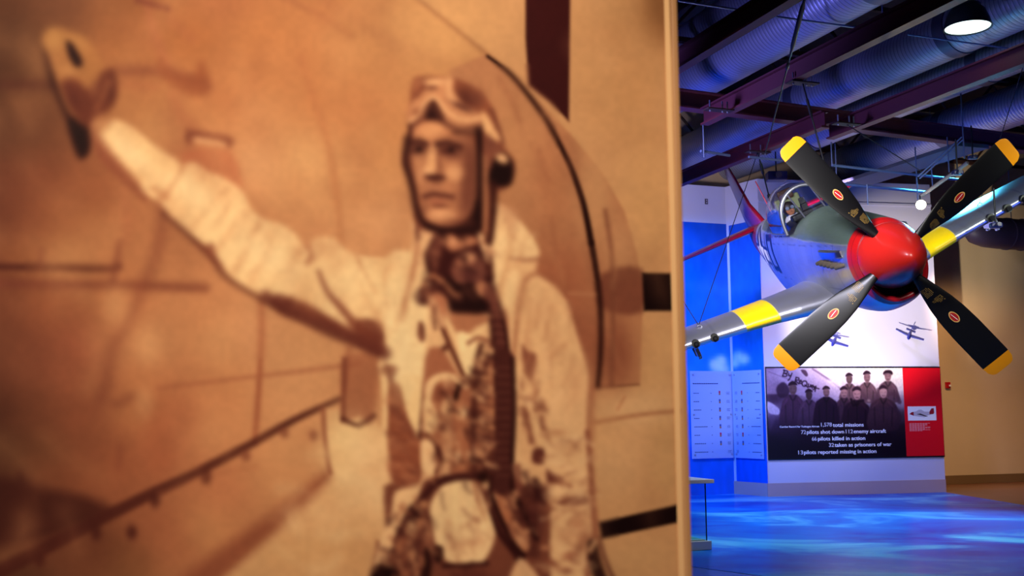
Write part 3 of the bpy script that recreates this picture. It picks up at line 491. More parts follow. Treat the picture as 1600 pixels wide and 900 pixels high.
    p.blur(600,100,880,500,1,2); p.blur(560,440,960,940,1,1); p.blur(40,20,560,560,1,3)
    p.speckle(.03,31,28); p.speckle(.02,37,11); p.speckle(.02,3,3)
    p.img[:] = 255*(p.img/255)**1.12
    return np.clip(p.img, 0, 255)/255
# ================================================================= the hall
beige = mat('beige_wall_paint', (206, 178, 138), .8, noise=.04, nscale=3)
white_wall = mat('white_wall_paint', (226, 222, 226), .75, noise=.02, nscale=2)
violet_wall = mat('pale_wall_paint', (205, 200, 220), .75, noise=.03, nscale=2)
taupe = mat('taupe_vinyl_base', (186, 156, 156), .5)
def floor_material():
    m = bpy.data.materials.new('blue_sky_floor'); m.use_nodes = True; nt = m.node_tree; b = nt.nodes['Principled BSDF']
    tc = nt.nodes.new('ShaderNodeTexCoord'); mp = nt.nodes.new('ShaderNodeMapping'); mp.inputs['Scale'].default_value = (.17, .27, 1); mp.inputs['Rotation'].default_value = (0, 0, -.2); mp.inputs['Location'].default_value = (2.2, .4, 0)
    n = nt.nodes.new('ShaderNodeTexNoise'); n.inputs['Scale'].default_value = 1.6; n.inputs['Detail'].default_value = 5; n.inputs['Roughness'].default_value = .55; n.inputs['Distortion'].default_value = 1.1
    nt.links.new(tc.outputs['Object'], mp.inputs[0]); nt.links.new(mp.outputs[0], n.inputs['Vector'])
    cr = nt.nodes.new('ShaderNodeValToRGB'); e = cr.color_ramp.elements; e[0].position = .40; e[0].color = (*srgb((16, 66, 176)), 1); e[1].position = .68; e[1].color = (*srgb((120, 205, 236)), 1)
    k = e.new(.53); k.color = (*srgb((4, 110, 205)), 1)
    nt.links.new(n.outputs['Fac'], cr.inputs[0]); nt.links.new(cr.outputs[0], b.inputs['Base Color']); b.inputs['Roughness'].default_value = .26; b.inputs['Specular IOR Level'].default_value = .5; b.inputs['IOR'].default_value = 1.14
    return m
MB().box((4, 14, -.053), (44, 44, .1)).build('floor', mat('brown_terrazzo', (118, 76, 54), .3, noise=.25, nscale=1.3, spec=.5))['kind'] = 'structure'
fl = [at_z(1470, 768, 0), at_z(1600, 789, 0)]; d_ = (fl[1]-fl[0]).normalized(); lo = [at_z(1078, 885, 0), at_z(1200, 901, 0)]; e_ = (lo[1]-lo[0]).normalized()
poly = [fl[0], fl[0]+d_*14, lo[0]+e_*14, lo[0]-e_*9, Vector((-9, 24.5, 0)), Vector((6, 26, 0))]
mb = MB(); mb.add([(p.x, p.y, 0) for p in poly]+[(p.x, p.y, -.008) for p in poly], [tuple(range(6)), tuple(range(11, 5, -1))]+[(i, (i+1) % 6, (i+1) % 6+6, i+6) for i in range(6)])
mb.build('floor', floor_material())['kind'] = 'structure'
MB().box((4, 14, 9.1), (44, 44, .2)).build('ceiling', mat('dark_roof_deck', (46, 30, 26), .8, noise=.3, nscale=.6))['kind'] = 'structure'
# exhibit block: front face, left side face, the corner of the blue wall
FR0, FR1, COR = at_z(1200.5, 776, 0), at_z(1478, 769, 0), at_z(1147.5, 771.5, 0)
fdir = (FR1-FR0).normalized(); fn = Vector((fdir.y, -fdir.x, 0)); sdir = (COR-FR0).normalized(); sn = Vector((-sdir.y, sdir.x, 0)); sn = sn if sn.x < 0 else -sn
bdir = -BX; bn = Vector((bdir.y, -bdir.x, 0)); bn = bn if bn.y < 0 else -bn
ZT = at_plane(1177, 279, FR0, fn).z
def wpt(x, y): return at_plane(x, y, FR0, fn)
def spt(x, y): return at_plane(x, y, FR0, sn)
def bpt(x, y): return at_plane(x, y, COR, bn)
back1 = FR1+Vector((0, 6, 0)); back0 = COR+Vector((0, 4.5, 0))
def prism(name, base, z0, z1, material, kind='structure'):
    n = len(base); mb = MB(); mb.add([(p.x, p.y, z0) for p in base]+[(p.x, p.y, z1) for p in base], [tuple(range(n))[::-1], tuple(range(n, 2*n))]+[(i, (i+1) % n, (i+1) % n+n, i+n) for i in range(n)])
    o = mb.build(name, material); o['kind'] = kind; return o
prism('wall_center', [FR0, FR1, back1, back0, COR], 0, ZT, violet_wall)
far = COR+bdir*14
prism('wall_left', [COR, far, far-bn*.4, COR-bn*.4+Vector((.5, 0, 0))], 0, bpt(1100, 290).z, violet_wall)
W0, W1 = at_z(1470, 757, 0), at_z(1600, 752.5, 0); wd = (W1-W0).normalized(); wn = Vector((wd.y, -wd.x, 0))
prism('wall_back', [W0-wd*12, W0+wd*12, W0+wd*12-wn*.3, W0-wd*12-wn*.3], 0, 9, beige)
wr = W0+wd*12; prism('wall_right', [wr, wr-AX*34, wr-AX*34+BX*.3, wr+BX*.3], 0, 9, beige)
# skirting
mbk = MB(); mbk.hexa([FR0+fn*.012-fdir*.01+Vector((0,0,.0)), FR1+fn*.012+fdir*.005, FR1+fn*.012+fdir*.005+Vector((0,0,.27)), FR0+fn*.012-fdir*.01+Vector((0,0,.27))], [FR0, FR1, FR1+Vector((0,0,.27)), FR0+Vector((0,0,.27))]); mbk.build('baseboard_center', taupe)['kind'] = 'structure'
mbk = MB(); mbk.hexa([FR0+sn*.012, COR+sn*.012, COR+sn*.012+Vector((0,0,.27)), FR0+sn*.012+Vector((0,0,.27))], [FR0, COR, COR+Vector((0,0,.27)), FR0+Vector((0,0,.27))]); mbk.build('baseboard_left', taupe)['kind'] = 'structure'
a, b = W0-wd*2, W0+wd*11.9; mbk = MB(); mbk.hexa([a+wn*.02, b+wn*.02, b+wn*.02+Vector((0,0,.2)), a+wn*.02+Vector((0,0,.2))], [a, b, b+Vector((0,0,.2)), a+Vector((0,0,.2))]); mbk.build('baseboard_back', mat('brown_vinyl_base', (120, 92, 60), .4))['kind'] = 'structure'
mbk = MB(); mbk.box((0, 0, 0), (1, .03, .05)); o = mbk.build('trim_1', violet_wall); o['kind'] = 'structure'
p0, p1 = wpt(1180, 300), wpt(1464, 335); zc = (p0.z+p1.z)/2; o.matrix_world = frame((FR0+FR1)/2+fn*.015+Vector((0,0,zc)), fdir, -fn); o.scale = ((FR1-FR0).length, 1, 1)
# blue printed sky wallcovering on the left wall and on the side of the block
def sky_paint(xs, ys):
    p = Print(xs, ys, (30, 108, 214))
    p.field([(1070,360,20,90,205),(1190,360,24,84,190),(1130,380,26,80,180),(1070,450,0,120,225),(1130,440,26,96,190),(1180,450,30,110,205),(1130,520,14,116,226),(1180,540,14,110,222),(1080,560,20,130,235),(1150,650,20,110,220),(1190,700,14,96,214),(1100,760,12,88,212),(900,560,20,110,220),(900,400,20,100,210)])
    p.line([(1060,450),(1120,454),(1190,462)],10,(52,130,190),12,alpha=.5); p.line([(1060,380),(1110,392),(1140,388)],8,(50,120,190),10,alpha=.5); p.poly([(1060,352),(1120,372),(1190,366),(1190,352)],(14,70,170),10,alpha=.5)
    for x,y,rx,ry,a in ((1118,575,13,12,.9),(1126,566,9,8,.9),(1112,572,7,7,.8),(1130,580,9,9,.8),(1156,570,11,10,.85),(1166,574,8,8,.8),(1150,580,7,7,.8),(1100,640,30,14,.3),(1090,690,26,10,.35),(1010,600,60,20,.6),(940,480,50,20,.5)): p.blob(x,y,rx,ry,(180,214,250),a)
    p.speckle(.05, 5, 3); return p.img
skym = print_mat('printed_sky_wallcovering', .35, spec=.3)
def skin(name, pt, x0, x1, y0, n, off, nx):
    xs = np.linspace(x0, x1, nx); zt_, out = pt(x1 if x1 < 1150 else x0, y0).z, []
    a, b = pt(x0, 600), pt(x1, 600); zs = np.linspace(zt_, 0.0 if name == 'wall_left' else .27, 90)
    P = np.array([[(a.x+(b.x-a.x)*t+n.x*off, a.y+(b.y-a.y)*t+n.y*off, z) for t in np.linspace(0, 1, nx)] for z in zs])
    o = grid_mesh(name, P, skym); im = sky_paint(xs, np.linspace(y0, 770, 90)); set_paint(o.data, lin(im.reshape(-1, 3)/255)); o['kind'] = 'structure'; return o
skin('wall_left', bpt, 560, 1147, 351, bn, .01, 260)
o = skin('wall_center', spt, 1147, 1195, 351, sn, .01, 40)
# sky-print panel uses the face from the corner to the block's front edge
# ================================================================= printed graphics on the block
def paint_group(nx, ny):
    # canvas: zoomed banner coordinates straightened to 1450 x 740
    p = Print(np.linspace(0, 1450, nx), np.linspace(0, 740, ny), (160, 140, 160))
    def T(pts):
        out = []
        for x, y in pts:
            yt = 85-10*(x-75)/1450; yb = 830-30*(x-100)/1458; t = (y-yt)/(yb-yt); x0 = 75+25*t; x1 = 1525+33*t
            out.append(((x-x0)/(x1-x0)*1450, t*740))
        return np.array(out, float)
    p._t = T
    p.field([(x-75,(y-85),r,g,b) for x,y,r,g,b in ((90,100,150,120,150),(200,120,200,176,200),(420,110,196,180,196),(600,110,232,216,226),(800,110,236,222,226),(1000,110,240,226,222),(1190,120,238,226,218),(1190,250,230,214,210),
      (100,250,120,86,120),(240,200,186,160,186),(420,250,176,150,176),(520,300,170,140,168),(640,280,196,176,192),(660,200,216,198,210),(1200,360,180,160,170),(130,330,70,44,72),(170,250,84,56,86),(120,560,96,70,104),(200,560,78,52,84),
      (120,700,52,34,62),(400,620,62,34,62),(700,640,50,26,48),(1000,640,44,22,40),(1200,500,90,70,80),(1210,600,64,44,52),(1200,760,30,14,26),(700,780,30,14,34),(200,790,38,24,50),(400,450,80,52,80),(120,430,150,128,160))])
    p.poly([(80,95),(470,95),(720,270),(700,330),(500,330),(300,300),(80,300)],(190,166,190),8,alpha=.6,sm=False); p.line([(460,90),(600,180),(740,290)],14,(120,92,116),8,alpha=.8); p.line([(90,110),(240,170),(330,200)],6,(120,92,120),5,alpha=.6)
    p.poly([(360,100),(400,100),(420,140),(400,150)],(70,40,64),6,alpha=.8); p.poly([(170,230),(220,200),(270,260),(250,320),(190,330),(160,280)],(54,28,54),10,alpha=.8)
    p.poly([(88,360),(180,420),(175,470),(95,450)],(200,182,206),6); p.poly([(100,490),(140,470),(150,500),(110,600)],(120,96,130),8,alpha=.7)
    for x,y,rx,ry in ((640,200,40,26),(680,220,40,30),(610,190,30,20)): p.blob(x,y,rx,ry,(222,206,216),.6)
    ink=(40,14,36)   # hand-lettered words on the nose of the aircraft in the picture
    for q in ([(218,100),(226,104),(210,150)],[(222,104),(250,108),(250,124),(226,128),(246,136),(240,152),(212,150)],[(262,130),(262,146),(278,146)],[(288,126),(270,170),(256,186)],
      [(322,160),(312,206)],[(322,160),(344,166),(342,182),(318,184),(344,214)],[(352,196),(366,196),(362,184),(350,190),(350,208),(366,212)],[(386,190),(372,204),(378,230),(400,232),(412,212),(404,192),(386,190)],[(394,222),(420,244)],[(426,214),(422,234),(436,238),(442,220)],[(442,238),(450,226)],[(454,236),(466,236),(460,224),(450,234),(456,250)],[(478,236),(466,240),(476,252),(462,262)],[(486,232),(478,276)],[(476,244),(512,254)]):
        p.line(q,8,ink,4,alpha=.95)
    body=(74,44,62); skin_=(150,114,120); cap=(56,30,48)
    def man(x, y, s, coat, wide=1.0, hat='side', dark=.0, h=330):
        sk = tuple(int(v*(1-dark)) for v in skin_)
        p.poly([(x-20*s,y+38*s),(x+22*s,y+38*s),(x+60*s*wide,y+66*s),(x+84*s*wide,y+110*s),(x+90*s*wide,y+h),(x-92*s*wide,y+h),(x-84*s*wide,y+110*s),(x-62*s*wide,y+66*s)],coat,7)
        p.poly([(x-25*s,y-22*s),(x,y-36*s),(x+26*s,y-22*s),(x+26*s,y+12*s),(x+12*s,y+36*s),(x-10*s,y+36*s),(x-25*s,y+12*s)],sk,4)
        p.blob(x+6*s,y-4*s,14*s,20*s,tuple(min(255,int(v*1.12)) for v in sk),.5); p.line([(x-18*s,y-6*s),(x-6*s,y-4*s)],4,(90,58,70),5,alpha=.7); p.line([(x+6*s,y-4*s),(x+20*s,y-6*s)],4,(90,58,70),5,alpha=.7); p.line([(x-6*s,y+22*s),(x+12*s,y+22*s)],5,(90,56,66),4)
        if hat == 'side': p.poly([(x-32*s,y-24*s),(x-30*s,y-42*s),(x-6*s,y-60*s),(x+22*s,y-50*s),(x+32*s,y-30*s),(x,y-34*s)],cap,4)
        else: p.poly([(x-40*s,y-30*s),(x-20*s,y-52*s),(x+20*s,y-54*s),(x+42*s,y-34*s),(x+34*s,y-12*s),(x,y-22*s),(x-32*s,y-12*s)],cap,4); p.line([(x-34*s,y-18*s),(x,y-26*s),(x+34*s,y-16*s)],7,(150,120,130),3)
        c2 = tuple(int(v*.6) for v in coat); l2 = tuple(min(255, int(v*1.35)) for v in coat)
        p.line([(x-22*s,y+44*s),(x,y+80*s),(x+24*s,y+44*s)],12,c2,5,alpha=.9); p.line([(x,y+80*s),(x+2,y+h*.8)],6,c2,5,alpha=.8)
        for sx in (-1,1): p.line([(x+sx*56*s*wide,y+110*s),(x+sx*52*s*wide,y+h*.9)],9,c2,8,alpha=.7); p.line([(x+sx*40*s,y+70*s),(x+sx*66*s*wide,y+110*s)],10,l2,8,alpha=.5)
    man(765,175,.95,(120,88,98),.9,dark=.3,h=170); man(915,160,1.0,(116,84,94),.95,dark=.1,h=200); man(1092,150,1.0,(112,80,92),1.0,'peak',h=210)
    p.line([(840,240),(880,300),(930,350),(1000,330),(1010,260)],30,(104,72,84),10,alpha=.8); p.blob(930,350,16,12,(180,148,146),.9); p.line([(1100,290),(1160,300),(1190,360)],34,(98,66,80),10,alpha=.8)
    man(295,260,1.15,(88,56,82),.95,dark=.25,h=300); man(428,310,.95,(96,66,90),1.0,dark=.45,h=260); man(720,290,1.0,(88,56,72),.85,h=260); man(572,285,.95,(58,30,52),1.15,dark=.15,h=300)
    man(828,300,1.15,(62,34,50),1.15,dark=-.1,h=300); p.line([(780,340),(800,390),(840,360),(880,350)],20,(44,20,36),8)
    man(1052,285,1.1,(92,60,70),1.25,dark=-.15,h=300); p.line([(1150,400),(1190,480),(1160,560)],34,(84,54,66),10,alpha=.8)
    p.blob(1050,285,30,36,(190,160,156),.4)
    # the lower part of the print runs into near black for the captions
    X, Y = np.meshgrid(p.xs, p.ys); a = np.clip((Y-380)/290, 0, 1)**1.0*.93
    p.img += (np.array([30, 12, 30])-p.img)*a[..., None]
    p.crumple([(60, 80), (1300, 80), (1300, 700), (60, 700)], 1) if False else None; p.speckle(.05, 7, 3); p.blur(0, 0, 1450, 740, 1, 1); return (np.clip(p.img, 0, 255)/255)**1.25
def wall_box(mb, x0, y0, x1, y1, t, pt=wpt, n=fn, off=0.):
    a, b = pt(x0, (y0+y1)/2), pt(x1, (y0+y1)/2); z1, z0 = pt((x0+x1)/2, y0).z, pt((x0+x1)/2, y1).z
    q = [Vector((a.x, a.y, z0)), Vector((b.x, b.y, z0)), Vector((b.x, b.y, z1)), Vector((a.x, a.y, z1))]
    mb.hexa([p+n*(t+off) for p in q], [p+n*off for p in q]); return q
BT, BB = wpt(1330, 575.2).z, wpt(1330, 714.3).z
bL, bM, bR = FR0+fdir*.0, None, None
def fx(x, y=645): return (wpt(x, y)-FR0).dot(fdir)       # metres along the block from its left corner
uL, uM, uR = fx(1197.5), fx(1412, 645), fx(1471.5)
def FP(u, z, off=0.): return Vector((FR0.x+fdir.x*u+fn.x*off, FR0.y+fdir.y*u+fn.y*off, z))
board = empty('graphics_board', FP((uL+uR)/2, BB, .02), 'wide printed board with airmen group photo, mission figures and red end panel', 'display board')
def child(mb, name, material, root, smooth=False, bevel=0):   # built in hall coordinates, stored relative to its thing
    o = mb.build(name, material, root, smooth, bevel); o.data.transform(root.matrix_basis.inverted()); return o
def slab(u0, u1, z0, z1, t0, t1):
    mb = MB(); mb.hexa([FP(u0, z0, t1), FP(u1, z0, t1), FP(u1, z1, t1), FP(u0, z1, t1)], [FP(u0, z0, t0), FP(u1, z0, t0), FP(u1, z1, t0), FP(u0, z1, t0)]); return mb
child(slab(uL, uR, BB-.03, BT+.03, 0, .03), 'backing', mat('black_board_edge', (12, 10, 16), .5), board)
NX, NY = 420, 210
P = np.array([[FP(uL+.01+(uM-uL-.01)*i/(NX-1), BT+(BB-BT)*j/(NY-1), .034) for i in range(NX)] for j in range(NY)])
im = paint_group(int(NX*1.27), NY)[:, :NX]
P -= np.array(board.location)
ph = grid_mesh('photograph', P, print_mat('group_photo_print', .4), board); ph['label'] = 'dark violet photo of airmen standing before an aircraft nose'
set_paint(ph.data, lin(im.reshape(-1, 3)))
rp = child(slab(uM, uR-.01, BB, BT, .03, .036), 'red_panel', mat('red_print', (226, 12, 30), .4), board)
u0, u1 = fx(1417), fx(1461); pz1, pz0 = wpt(1438, 635).z, wpt(1438, 657).z
inset = child(slab(u0, u1, pz0, pz1, .036, .04), 'inset_picture', mat('white_print', (240, 236, 232), .4), board)
# side view of an aircraft in the inset picture
def shape(pts, t0, t1, u0, z0, k):
    n = len(pts); mb = MB(); mb.add([FP(u0+x*k, z0+z*k, t1) for x, z in pts]+[FP(u0+x*k, z0+z*k, t0) for x, z in pts], [tuple(range(n)), tuple(range(2*n-1, n-1, -1))]+[(i, (i+1) % n, (i+1) % n+n, i+n) for i in range(n)]); return mb
k = (u1-u0)/1.0; zc = (pz0+pz1)/2
child(shape([(.05,-.02),(.12,.04),(.3,.07),(.38,.12),(.48,.12),(.58,.06),(.78,.05),(.84,.16),(.92,.17),(.93,.03),(.9,-.02),(.7,-.06),(.58,-.12),(.4,-.1),(.2,-.07)], .04, .0415, u0, zc, k), 'aircraft_drawing', mat('grey_print', (190, 180, 184), .5), board)
child(shape([(.05,-.02),(.12,.04),(.2,.055),(.2,-.07)], .0415, .0425, u0, zc, k), 'red_nose', mat('dark_red_print', (150, 20, 36), .5), board)
child(shape([(.76,.05),(.84,.16),(.92,.17),(.93,.03),(.9,-.02),(.76,-.03)], .0415, .0425, u0, zc, k), 'red_tail', mat('dark_red_print', (150, 20, 36), .5), board)
child(shape([(.3,-.02),(.62,-.1),(.7,-.1),(.44,.0)], .0415, .0425, u0, zc, k), 'wing_drawing', mat('dark_print', (70, 60, 66), .5), board)
tp = MB()
for r in range(9):
    y = 661.5+r*1.45; wd_ = (1447.5, 1444, 1446, 1441, 1449.5, 1449.5, 1442, 1449, 1438)[r]; q = fx(1418.5)
    for s in range(int((fx(wd_)-q)/.06)+1): ua = q+s*.062; z = wpt(1432, y).z; tp.hexa([FP(ua, z-.005, .038), FP(ua+.05, z-.005, .038), FP(ua+.05, z+.005, .038), FP(ua, z+.005, .038)], [FP(ua, z-.005, .036), FP(ua+.05, z-.005, .036), FP(ua+.05, z+.005, .036), FP(ua, z+.005, .036)])
child(tp, 'small_print', mat('pale_red_print', (236, 150, 150), .5), board)
def text(body, u0, u1, z, h, material, root, off=.0375, bold=.0, name='lettering'):
    c = bpy.data.curves.new(name, 'FONT'); c.body = body; c.size = 1; c.offset = bold; c.extrude = .004; o = bpy.data.objects.new(name, c); C.objects.link(o); c.materials.append(material)
    bpy.context.view_layer.update(); me_ = bpy.data.meshes.new_from_object(o.evaluated_get(bpy.context.evaluated_depsgraph_get())); bpy.data.objects.remove(o); o = bpy.data.objects.new(name, me_); C.objects.link(o); xs = [v.co.x for v in me_.vertices]; w_, x0 = max(xs)-min(xs), min(xs); sx = (u1-u0)/w_; sy = h/.72
    p = FP(u0-x0*sx, z, off); M = frame(p, fdir, (0, 0, 1), fn) @ Matrix.Diagonal((sx, sy, .5, 1))
    o.parent = root; o.matrix_basis = root.matrix_basis.inverted() @ M; return o
wt = mat('white_lettering', (244, 240, 250), .5); gt = mat('grey_lettering', (206, 200, 214), .5)
def crop(x, y): return 1180+x/5.293, 560+y/5.293
for body, a, b, y, h, bd in (('Combat Record for Tuskegee Airmen', 197, 523, 571, 15, .01), ('1,578', 538, 628, 563, 32, .0), ('total missions', 635, 890, 564, 31, .03), ('72', 373, 414, 625, 32, .0), ('pilots shot down', 421, 728, 622, 31, .03), ('112', 742, 802, 619, 32, 0), ('enemy aircraft', 808, 1075, 616, 31, .03),
        ('66', 463, 502, 680, 32, 0), ('pilots killed in action', 512, 903, 676, 31, .03), ('32', 603, 645, 731, 32, 0), ('taken as prisoners of war', 650, 1120, 727, 31, .03), ('13', 350, 390, 793, 32, 0), ('pilots reported missing in action', 397, 995, 786, 31, .03)):
    xa, ya = crop(a, y); xb, yb = crop(b, y); z = wpt((xa+xb)/2, ya).z; text(body, fx(xa, ya), fx(xb, yb), z, (wpt(1300, 600).z-wpt(1300, 601).z)*h/5.293, wt if bd else gt, board, bold=.012)
# two small model aircraft hung in front of the wall
navy = mat('dark_blue_model_paint', (30, 44, 150), .45)
def model_plane(x, y, off, ang, label):
    c0 = at_plane(x, y, FR0+fn*off, fn); r = empty('model_airplane', c0, label, 'model aircraft', 'small blue model aircraft hanging by the wall')
    nose = (fn*.8-fdir*.62+Vector((0, 0, -.42))).normalized(); span = (fdir*.93+Vector((0, 0, -.36))+fn*.3); span = (span-nose*span.dot(nose)).normalized(); M = frame(c0, nose, span, nose.cross(span)); r.matrix_basis = M
    L = lambda *p: [Vector(q) for q in p]
    mb = MB(); mb.tube([(-.36, 0, 0), (-.2, 0, 0), (0, 0, 0), (.16, 0, 0), (.26, 0, 0)], [.012, .028, .042, .036, .01], 10); mb.build('fuselage', navy, r, 40)
    for s in (-1, 1):
        mb = MB(); mb.hexa(L((.08, s*.02, -.006), (-.08, s*.02, -.006), (-.05, s*.30, .02), (.04, s*.30, .02)), L((.08, s*.02, .014), (-.08, s*.02, .008), (-.05, s*.30, .03), (.04, s*.30, .03))); mb.build('wing', navy, r)
    mb = MB(); mb.hexa(L((-.26, -.1, 0), (-.36, -.1, 0), (-.36, .1, 0), (-.26, .1, 0)), L((-.26, -.1, .012), (-.36, -.1, .012), (-.36, .1, .012), (-.26, .1, .012))); mb.build('tailplane', navy, r)
    mb = MB(); mb.hexa(L((-.28, -.005, 0), (-.37, -.005, 0), (-.38, -.005, .09), (-.34, -.005, .09)), L((-.28, .005, 0), (-.37, .005, 0), (-.38, .005, .09), (-.34, .005, .09))); mb.build('tail_fin', navy, r)
    return r
model_plane(1421, 524, .5, 0, 'small dark blue model aircraft hanging on the right, above the red end panel')
model_plane(1303, 534, .5, 0, 'small bright blue model aircraft partly behind the lower left propeller blade')
# ================================================================= big sepia mural panel in the foreground
PR = Vector(EYEP+ray(1063, 450)*(3.2/ray(1063, 450)[1])); PL = Vector(EYEP+ray(0, 450)*(2.2/ray(0, 450)[1])); PR.z = PL.z = 0
pu = (PR-PL).normalized(); pn = Vector((pu.y, -pu.x, 0)); PZ0, PZ1 = .06, 3.5
panel = empty('mural_panel', PR-pu*1.0, 'tall free-standing panel printed with a huge sepia photo of a pilot in a flying helmet', 'mural panel')
def UP(u, z, off=0.): return Vector((PR.x+pu.x*u+pn.x*off, PR.y+pu.y*u+pn.y*off, z))
def pslab(u0, u1, z0, z1, t0, t1):
    mb = MB(); mb.hexa([UP(u0, z0, t1), UP(u1, z0, t1), UP(u1, z1, t1), UP(u0, z1, t1)], [UP(u0, z0, t0), UP(u1, z0, t0), UP(u1, z1, t0), UP(u0, z1, t0)]); return mb
UL = -(PR-PL).length-.35
child(pslab(UL, -.002, 0, PZ1+.02, -.10, -.004), 'backing', mat('tan_panel_edge', (196, 150, 104), .6), panel)
xs = np.concatenate([np.arange(-320, -10, 20.), np.arange(-8, 1062, 2.4)]); ys = np.concatenate([np.arange(-420, -10, 24.), np.arange(-8, 908, 2.4), np.arange(915, 1600, 24.)])
us = [(at_plane(x, 450, PR, pn)-PR).dot(pu) for x in xs]
us = [max(u, UL) for u in us]
DX, DY = np.meshgrid(xs, ys); VP = np.zeros(DX.shape+(3,)); PX = np.zeros(DX.shape); PY = np.zeros(DX.shape)
for i, u in enumerate(us):
    b = np.array(UP(u, 0)); za, zb = 0.0, 4.0
    q0, q1 = px(b+[0, 0, 1.0]), px(b+[0, 0, 2.6]); dx = (q1[0]-q0[0])/(q1[1]-q0[1])
    X_ = q0[0]+dx*(ys-q0[1]); D = CF[None]+CR[None]*((X_-800)/F_PX)[:, None]+CU[None]*((450-ys)/F_PX)[:, None]
    t = np.dot(b-EYEP, np.array(pn))/(D@np.array(pn)); z = np.clip(EYE+D[:, 2]*t, PZ0, PZ1)
    W = np.stack([np.full(len(ys), b[0]), np.full(len(ys), b[1]), z], -1); d = W-EYEP; zz = d@CF
    VP[:, i] = W; PX[:, i] = 800+F_PX*(d@CR)/zz; PY[:, i] = 450-F_PX*(d@CU)/zz
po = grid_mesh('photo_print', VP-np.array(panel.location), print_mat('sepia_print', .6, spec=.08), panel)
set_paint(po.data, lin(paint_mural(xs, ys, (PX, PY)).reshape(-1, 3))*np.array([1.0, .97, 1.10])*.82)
child(MB().tube([UP(-.003, 0, -.004), UP(-.003, PZ1+.02, -.004)], .011, 12) if False else pslab(-.004, .026, 0, PZ1+.02, -.10, -.006), 'edge_trim', mat('tan_trim', (176, 128, 84), .5), panel, bevel=.008)
child(pslab(-.036, -.016, PZ0, PZ1, .0005, .0025), 'highlight_strip', mat('painted_edge_highlight', (226, 178, 124), .5), panel)  # highlight on the wrapped print edge, put in as a pale strip
# ================================================================= the fighter aircraft: x = back along the fuselage, y = its right side (left in view), z = up
def pose(az, el, ro, loc):
    az, el, ro = map(math.radians, (az, el, ro)); back = Vector((math.sin(az)*math.cos(el), math.cos(az)*math.cos(el), math.sin(el))); left = Vector((-math.cos(az), math.sin(az), 0)); up = back.cross(left)
    return frame(loc, back, left*math.cos(ro)-up*math.sin(ro), left*math.sin(ro)+up*math.cos(ro))
AM = pose(2.864, 9.521, 23.047, (4.419, 12.331, 3.539))
plane = empty('fighter_airplane', (0, 0, 0), 'silver fighter aircraft with red nose and yellow wing bands hanging from the ceiling', 'airplane', M=AM)
plane.matrix_basis = AM
silver = mat('bare_aluminium', (196, 200, 208), .28, metal=1, noise=.06, nscale=4)
paint_metal = print_mat('painted_aluminium', .33, metal_attr=True, coat=.0)
ALU, RED, OLIVE, YEL, CRIM, NAVY, WHT = (206, 208, 214), (204, 24, 24), (82, 98, 84), (252, 214, 10), (140, 14, 38), (12, 18, 60), (250, 250, 250)
ST = [(.19, .388, .392, -.55, 0), (.35, .42, .43, -.61, -.01), (.7, .455, .47, -.70, -.02), (1.2, .47, .53, -.74, -.03), (1.9, .48, .60, -.74, -.04), (2.6, .485, .66, -.76, -.04), (3.2, .485, .60, -.78, -.03), (4.0, .48, .62, -.82, 0), (4.7, .47, .70, -.94, 0),
      (5.4, .45, .68, -1.0, 0), (6.1, .40, .62, -.84, .05), (6.8, .33, .55, -.52, .08), (7.5, .25, .48, -.34, .10), (8.2, .17, .42, -.22, .12), (8.8, .09, .36, -.10, .14), (9.15, .03, .28, .02, .15)]
def station(s):
    A = np.array(ST); x = A[:, 0]
    def cr(c):
        i = int(np.clip(np.searchsorted(x, s)-1, 0, len(x)-2)); t = (s-x[i])/(x[i+1]-x[i]); g = np.gradient(c, x); h = x[i+1]-x[i]
        return (2*t**3-3*t*t+1)*c[i]+(t**3-2*t*t+t)*h*g[i]+(-2*t**3+3*t*t)*c[i+1]+(t**3-t*t)*h*g[i+1]
    return [cr(A[:, k]) for k in (1, 2, 3, 4)]
def section(s, th):
    w_, zt, zb, zc = station(s); c, sn_ = math.cos(th), math.sin(th)
    q = .92 if sn_ > 0 else .80
    return (w_*math.copysign(abs(c)**q, c), zc+((zt-zc)*abs(sn_)**.98 if sn_ > 0 else -(zc-zb)*abs(sn_)**.9))
NS, NT = 640, 200
S = np.linspace(.19, 9.15, NS); TH = np.linspace(0, 2*math.pi, NT, endpoint=False); V = np.zeros((NS, NT, 3))
for i, s_ in enumerate(S):
    w_, zt, zb, zc = station(s_); c, sn_ = np.cos(TH), np.sin(TH); q = np.where(sn_ > 0, .92, .80)
    V[i, :, 0] = s_; V[i, :, 1] = w_*np.sign(c)*np.abs(c)**q; V[i, :, 2] = np.where(sn_ > 0, zc+(zt-zc)*np.abs(sn_)**.98, zc-(zc-zb)*np.abs(sn_)**.9)
idx = np.arange(NS*NT).reshape(NS, NT); nx_ = np.roll(idx, -1, 1)
fc = np.stack([idx[:-1], nx_[:-1], nx_[1:], idx[1:]], -1).reshape(-1, 4).tolist()+[idx[-1].tolist()]
me = bpy.data.meshes.new('fuselage'); me.from_pydata(V.reshape(-1, 3).tolist(), [], fc); me.polygons.foreach_set('use_smooth', [True]*len(me.polygons)); me.materials.append(paint_metal); me.update()
fus = bpy.data.objects.new('fuselage', me); C.objects.link(fus); fus.parent = plane
def smoothstep(x): x = np.clip(x, 0, 1); return x*x*(3-2*x)
col = np.zeros((NS, NT, 3)); col[:] = ALU; bare = np.full((NS, NT), .84); s2, y2, z2 = V[..., 0], V[..., 1], V[..., 2]
def lay(mask, c, metal=0.):
    m_ = np.clip(mask, 0, 1)[..., None]; col[:] = col+(np.array(c, float)-col)*m_; bare[:] = bare+(metal-bare)*m_[..., 0]
edge = lambda d, w=.012: np.clip(.5+d/w, 0, 1)
seam = lambda d, w=.008: np.clip(1-np.abs(d)/w, 0, 1)
